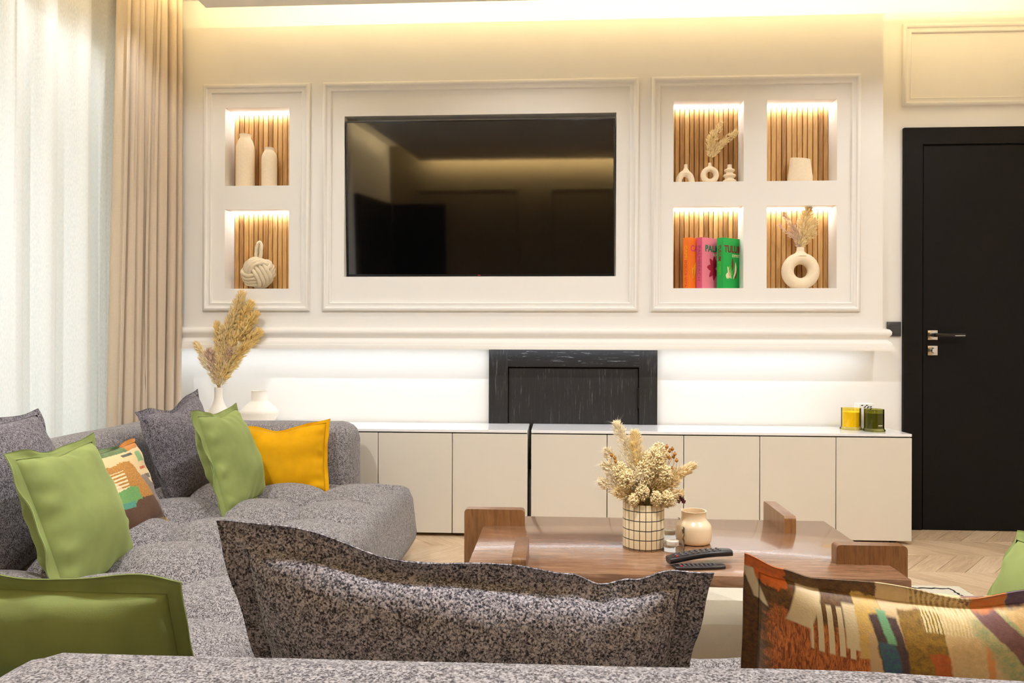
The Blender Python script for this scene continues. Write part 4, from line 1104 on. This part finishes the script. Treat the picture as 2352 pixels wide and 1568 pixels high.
# ------------------------------------------------------------------ cushions
def pillow(label, corners, T, mat, fl, seed, n=46, pinch=.05, top=None, wr=1.0, group='throw cushions on the sofa', fwave=.006, dip=0.0, body_p=.5, flmat=None, disp=0.0, bsag=0.0):
    """corners TL, TR, BR, BL of the flange in world space (seen from its front); body swells between them"""
    TL, TR, BRc, BL = [Vector(c) for c in corners]; rg = random.Random(seed)
    wid = ((TR - TL).length + (BRc - BL).length) / 2; hei = ((TL - BL).length + (TR - BRc).length) / 2
    ctr = (TL + TR + BRc + BL) / 4
    nrm = ((TR + BRc - TL - BL).cross(TL + TR - BL - BRc)).normalized() * -1
    fu, fv = fl / wid, fl / hei
    upv = ((TL + TR) - (BL + BRc)).normalized()
    def sheet(u, v):
        q = 4 * v * (1 - v); q2 = 4 * u * (1 - u)
        uu = .5 + (u - .5) * (1 - pinch * max(0, q)); vv = .5 + (v - .5) * (1 - pinch * max(0, q2))
        p = (BL * (1 - uu) + BRc * uu) * (1 - vv) + (TL * (1 - uu) + TR * uu) * vv
        if top:
            for (a, za), (b, zb_) in zip(top, top[1:]):
                if a <= u <= b or (b == top[-1][0] and u > b) or (a == top[0][0] and u < a):
                    k = min(1, max(0, (u - a) / (b - a))); k = k * k * (3 - 2 * k); p = p + upv * (za + (zb_ - za) * k) * max(0, v) ** 3; break
        if dip: p = p - upv * dip * math.exp(-((u - .5) / .18) ** 2) * max(0, v) ** 2.5
        return p
    ph = [rg.uniform(0, 6.28) for _ in range(8)]
    def crease(a, d, k):   # puckers running in from a seam
        return (math.sin(a * (17 + k) + ph[k]) + .7 * math.sin(a * (31 + 2 * k) + ph[k + 1])) * math.exp(-d * 9)
    vs, fs, uv = [], [], []
    def body(side):
        o = len(vs)
        for j in range(n + 1):
            b = j / n
            for i in range(n + 1):
                a = i / n; u = fu + a * (1 - 2 * fu); v = fv + b * (1 - 2 * fv)
                s, t_ = abs(2 * a - 1), abs(2 * b - 1)
                e = (1 - s ** 2.6) * (1 - t_ ** 2.6)
                th = T / 2 * max(0, e) ** body_p * (1 + bsag * (.5 - b))
                g = wr * .0045 * (crease(a, 1 - t_, 0) * (1 - s * .5) + crease(b, 1 - s, 3)) * min(1, e * 9)
                g += wr * .007 * noise.noise(Vector((a * 3.1, b * 3.1, seed * 1.7 + side))) * min(1, e * 4)
                dd = disp * noise.noise(Vector((a * wid / .0045, b * hei / .0045, seed + side * 9))) if disp else 0
                p = sheet(u, v) + nrm * side * (th + g + dd + .0015)
                vs.append(tuple(p)); uv.append((u, v))
        for j in range(n):
            for i in range(n):
                q = o + j * (n + 1) + i; f = (q, q + 1, q + n + 2, q + n + 1); fs.append(f if side > 0 else f[::-1])
        return o
    a0 = body(1); b0 = body(-1); N = n + 1
    per = [i for i in range(n)] + [j * N + n for j in range(n)] + [n * N + i for i in range(n, 0, -1)] + [j * N for j in range(n, 0, -1)]
    m = len(per)
    for k in range(m):
        i, j = per[k], per[(k + 1) % m]; fs.append((a0 + j, a0 + i, b0 + i, b0 + j))
    body_o = mesh('throw_pillow', vs, fs, M[mat], smooth=True, uv=uv)
    tag(body_o, label, 'pillow', group)
    # flange: a thin double cloth border outside the seam
    if fl > 0:
        vs, fs, uv = [], [], []; rings = 4; per2 = []
        for k in range(n): per2.append((k / n, 0, 0, -1))
        for k in range(n): per2.append((1, k / n, 1, 0))
        for k in range(n): per2.append((1 - k / n, 1, 0, 1))
        for k in range(n): per2.append((0, 1 - k / n, -1, 0))
        m = len(per2)
        for side in (1, -1):
            for r_ in range(rings + 1):
                t_ = r_ / rings
                for k, (a, b, _, _) in enumerate(per2):
                    ui = fu + a * (1 - 2 * fu); vi = fv + b * (1 - 2 * fv); u = ui + (a - ui) * t_; v = vi + (b - vi) * t_
                    s = k / m * 4
                    wv = fwave * t_ * (math.sin(s * 9 + ph[2]) + .6 * math.sin(s * 23 + ph[5]) + .8 * noise.noise(Vector((s * 5, seed, 0))))
                    dd = disp * noise.noise(Vector((u * wid / .0045, v * hei / .0045, seed + side * 5))) if disp else 0
                    th = (.0035 if fl > .02 else .003) * (1 if t_ < .99 else .35) + (.002 if r_ == 0 else 0)
                    p = sheet(u, v) + nrm * (wv + side * (th + dd)) + (upv * (.004 * math.sin(s * 14 + ph[1]) * t_ * (.5 if b < 1 else 1)))
                    vs.append(tuple(p)); uv.append((u, v))
        half = (rings + 1) * m
        for si in (0, 1):
            for r_ in range(rings):
                for k in range(m):
                    l = (k + 1) % m; q = (si * half + r_ * m + k, si * half + r_ * m + l, si * half + (r_ + 1) * m + l, si * half + (r_ + 1) * m + k)
                    fs.append(q if si else q[::-1])
        for k in range(m):
            l = (k + 1) % m; fs.append((rings * m + k, rings * m + l, half + rings * m + l, half + rings * m + k))
        fo = mesh('flange_border', vs, fs, M[flmat or mat], body_o, smooth=True, uv=uv)
    return body_o
pillow('sage green velvet pillow leaning far left beside the charcoal cushion', [(-1.433, 1.902, .705), (-1.482, 2.349, .700), (-1.330, 2.362, .290), (-1.280, 1.912, .290)], .15, 'velvet_green', .022, 1, n=70, wr=2.2, dip=.012)
pillow('slate boucle cushion at far left behind the green pillow', [(-1.715, 1.95, .765), (-1.725, 2.44, .770), (-1.545, 2.44, .300), (-1.545, 1.95, .300)], .17, 'boucle_mid', .018, 2, n=60)
pillow('small abstract print pillow between green and slate cushions', [(-1.600, 2.40, .615), (-1.535, 2.70, .645), (-1.41, 2.70, .325), (-1.455, 2.40, .315)], .10, 'print_small', .012, 3, n=50, wr=1.3)
pillow('slate boucle cushion with pinched corners left of the narrow-necked vase', [(-1.683, 2.943, .717), (-1.634, 3.386, .782), (-1.515, 3.43, .335), (-1.556, 2.988, .300)], .16, 'boucle_mid', .022, 4, n=60, dip=.03, pinch=.07)
pillow('sage green velvet pillow beside the yellow pillow', [(-1.366, 2.779, .734), (-1.375, 3.199, .730), (-1.244, 3.197, .325), (-1.232, 2.777, .312)], .15, 'velvet_green', .022, 5, n=70, wr=2.2, dip=.018)
pillow('mustard yellow velvet pillow leaning on the sofa arm', [(-1.46, 3.41, .605), (-1.040, 3.452, .640), (-1.005, 3.335, .315), (-1.45, 3.285, .315)], .13, 'velvet_yellow', .016, 6, n=70, dip=.028, wr=2.0)
# the near row, seen from behind over the backrest
pillow('big charcoal boucle cushion in the foreground with wide flange', [(-.453, .985, .762), (.202, .985, .735), (.172, 1.115, .325), (-.405, 1.115, .325)], .15, 'boucle_dark', .034, 8, n=150, pinch=.03, wr=.9, disp=.0012, fwave=.006, body_p=.36,
       top=[(0, 0), (.12, -.004), (.35, -.028), (.6, -.036), (.72, -.046), (.78, -.060), (.84, -.048), (.92, -.028), (1, -.034)])
pillow('sage green velvet pillow in the foreground lower left corner', [(-.93, .985, .690), (-.497, .985, .683), (-.490, 1.105, .325), (-.92, 1.105, .325)], .12, 'velvet_green', .020, 9, n=80, pinch=.02, wr=.9, fwave=.003, body_p=.38)
pillow('colourful abstract print pillow in the foreground right corner', [(.238, .985, .732), (.70, .985, .712), (.70, 1.11, .325), (.245, 1.11, .325)], .14, 'print_big', .018, 10, n=110, pinch=.03, wr=1.0, fwave=.003,
       top=[(0, 0), (.10, -.012), (.2, -.022), (.45, -.034), (.6, -.036), (.8, -.022), (1, -.01)])
pillow('sage green velvet pillow at the right edge leaning on the arm', [(1.02, 1.24, .63), (.955, 1.65, .612), (.82, 1.62, .315), (.88, 1.21, .315)][::1], .14, 'velvet_green', .020, 11, n=50)
print('planks', cnt)
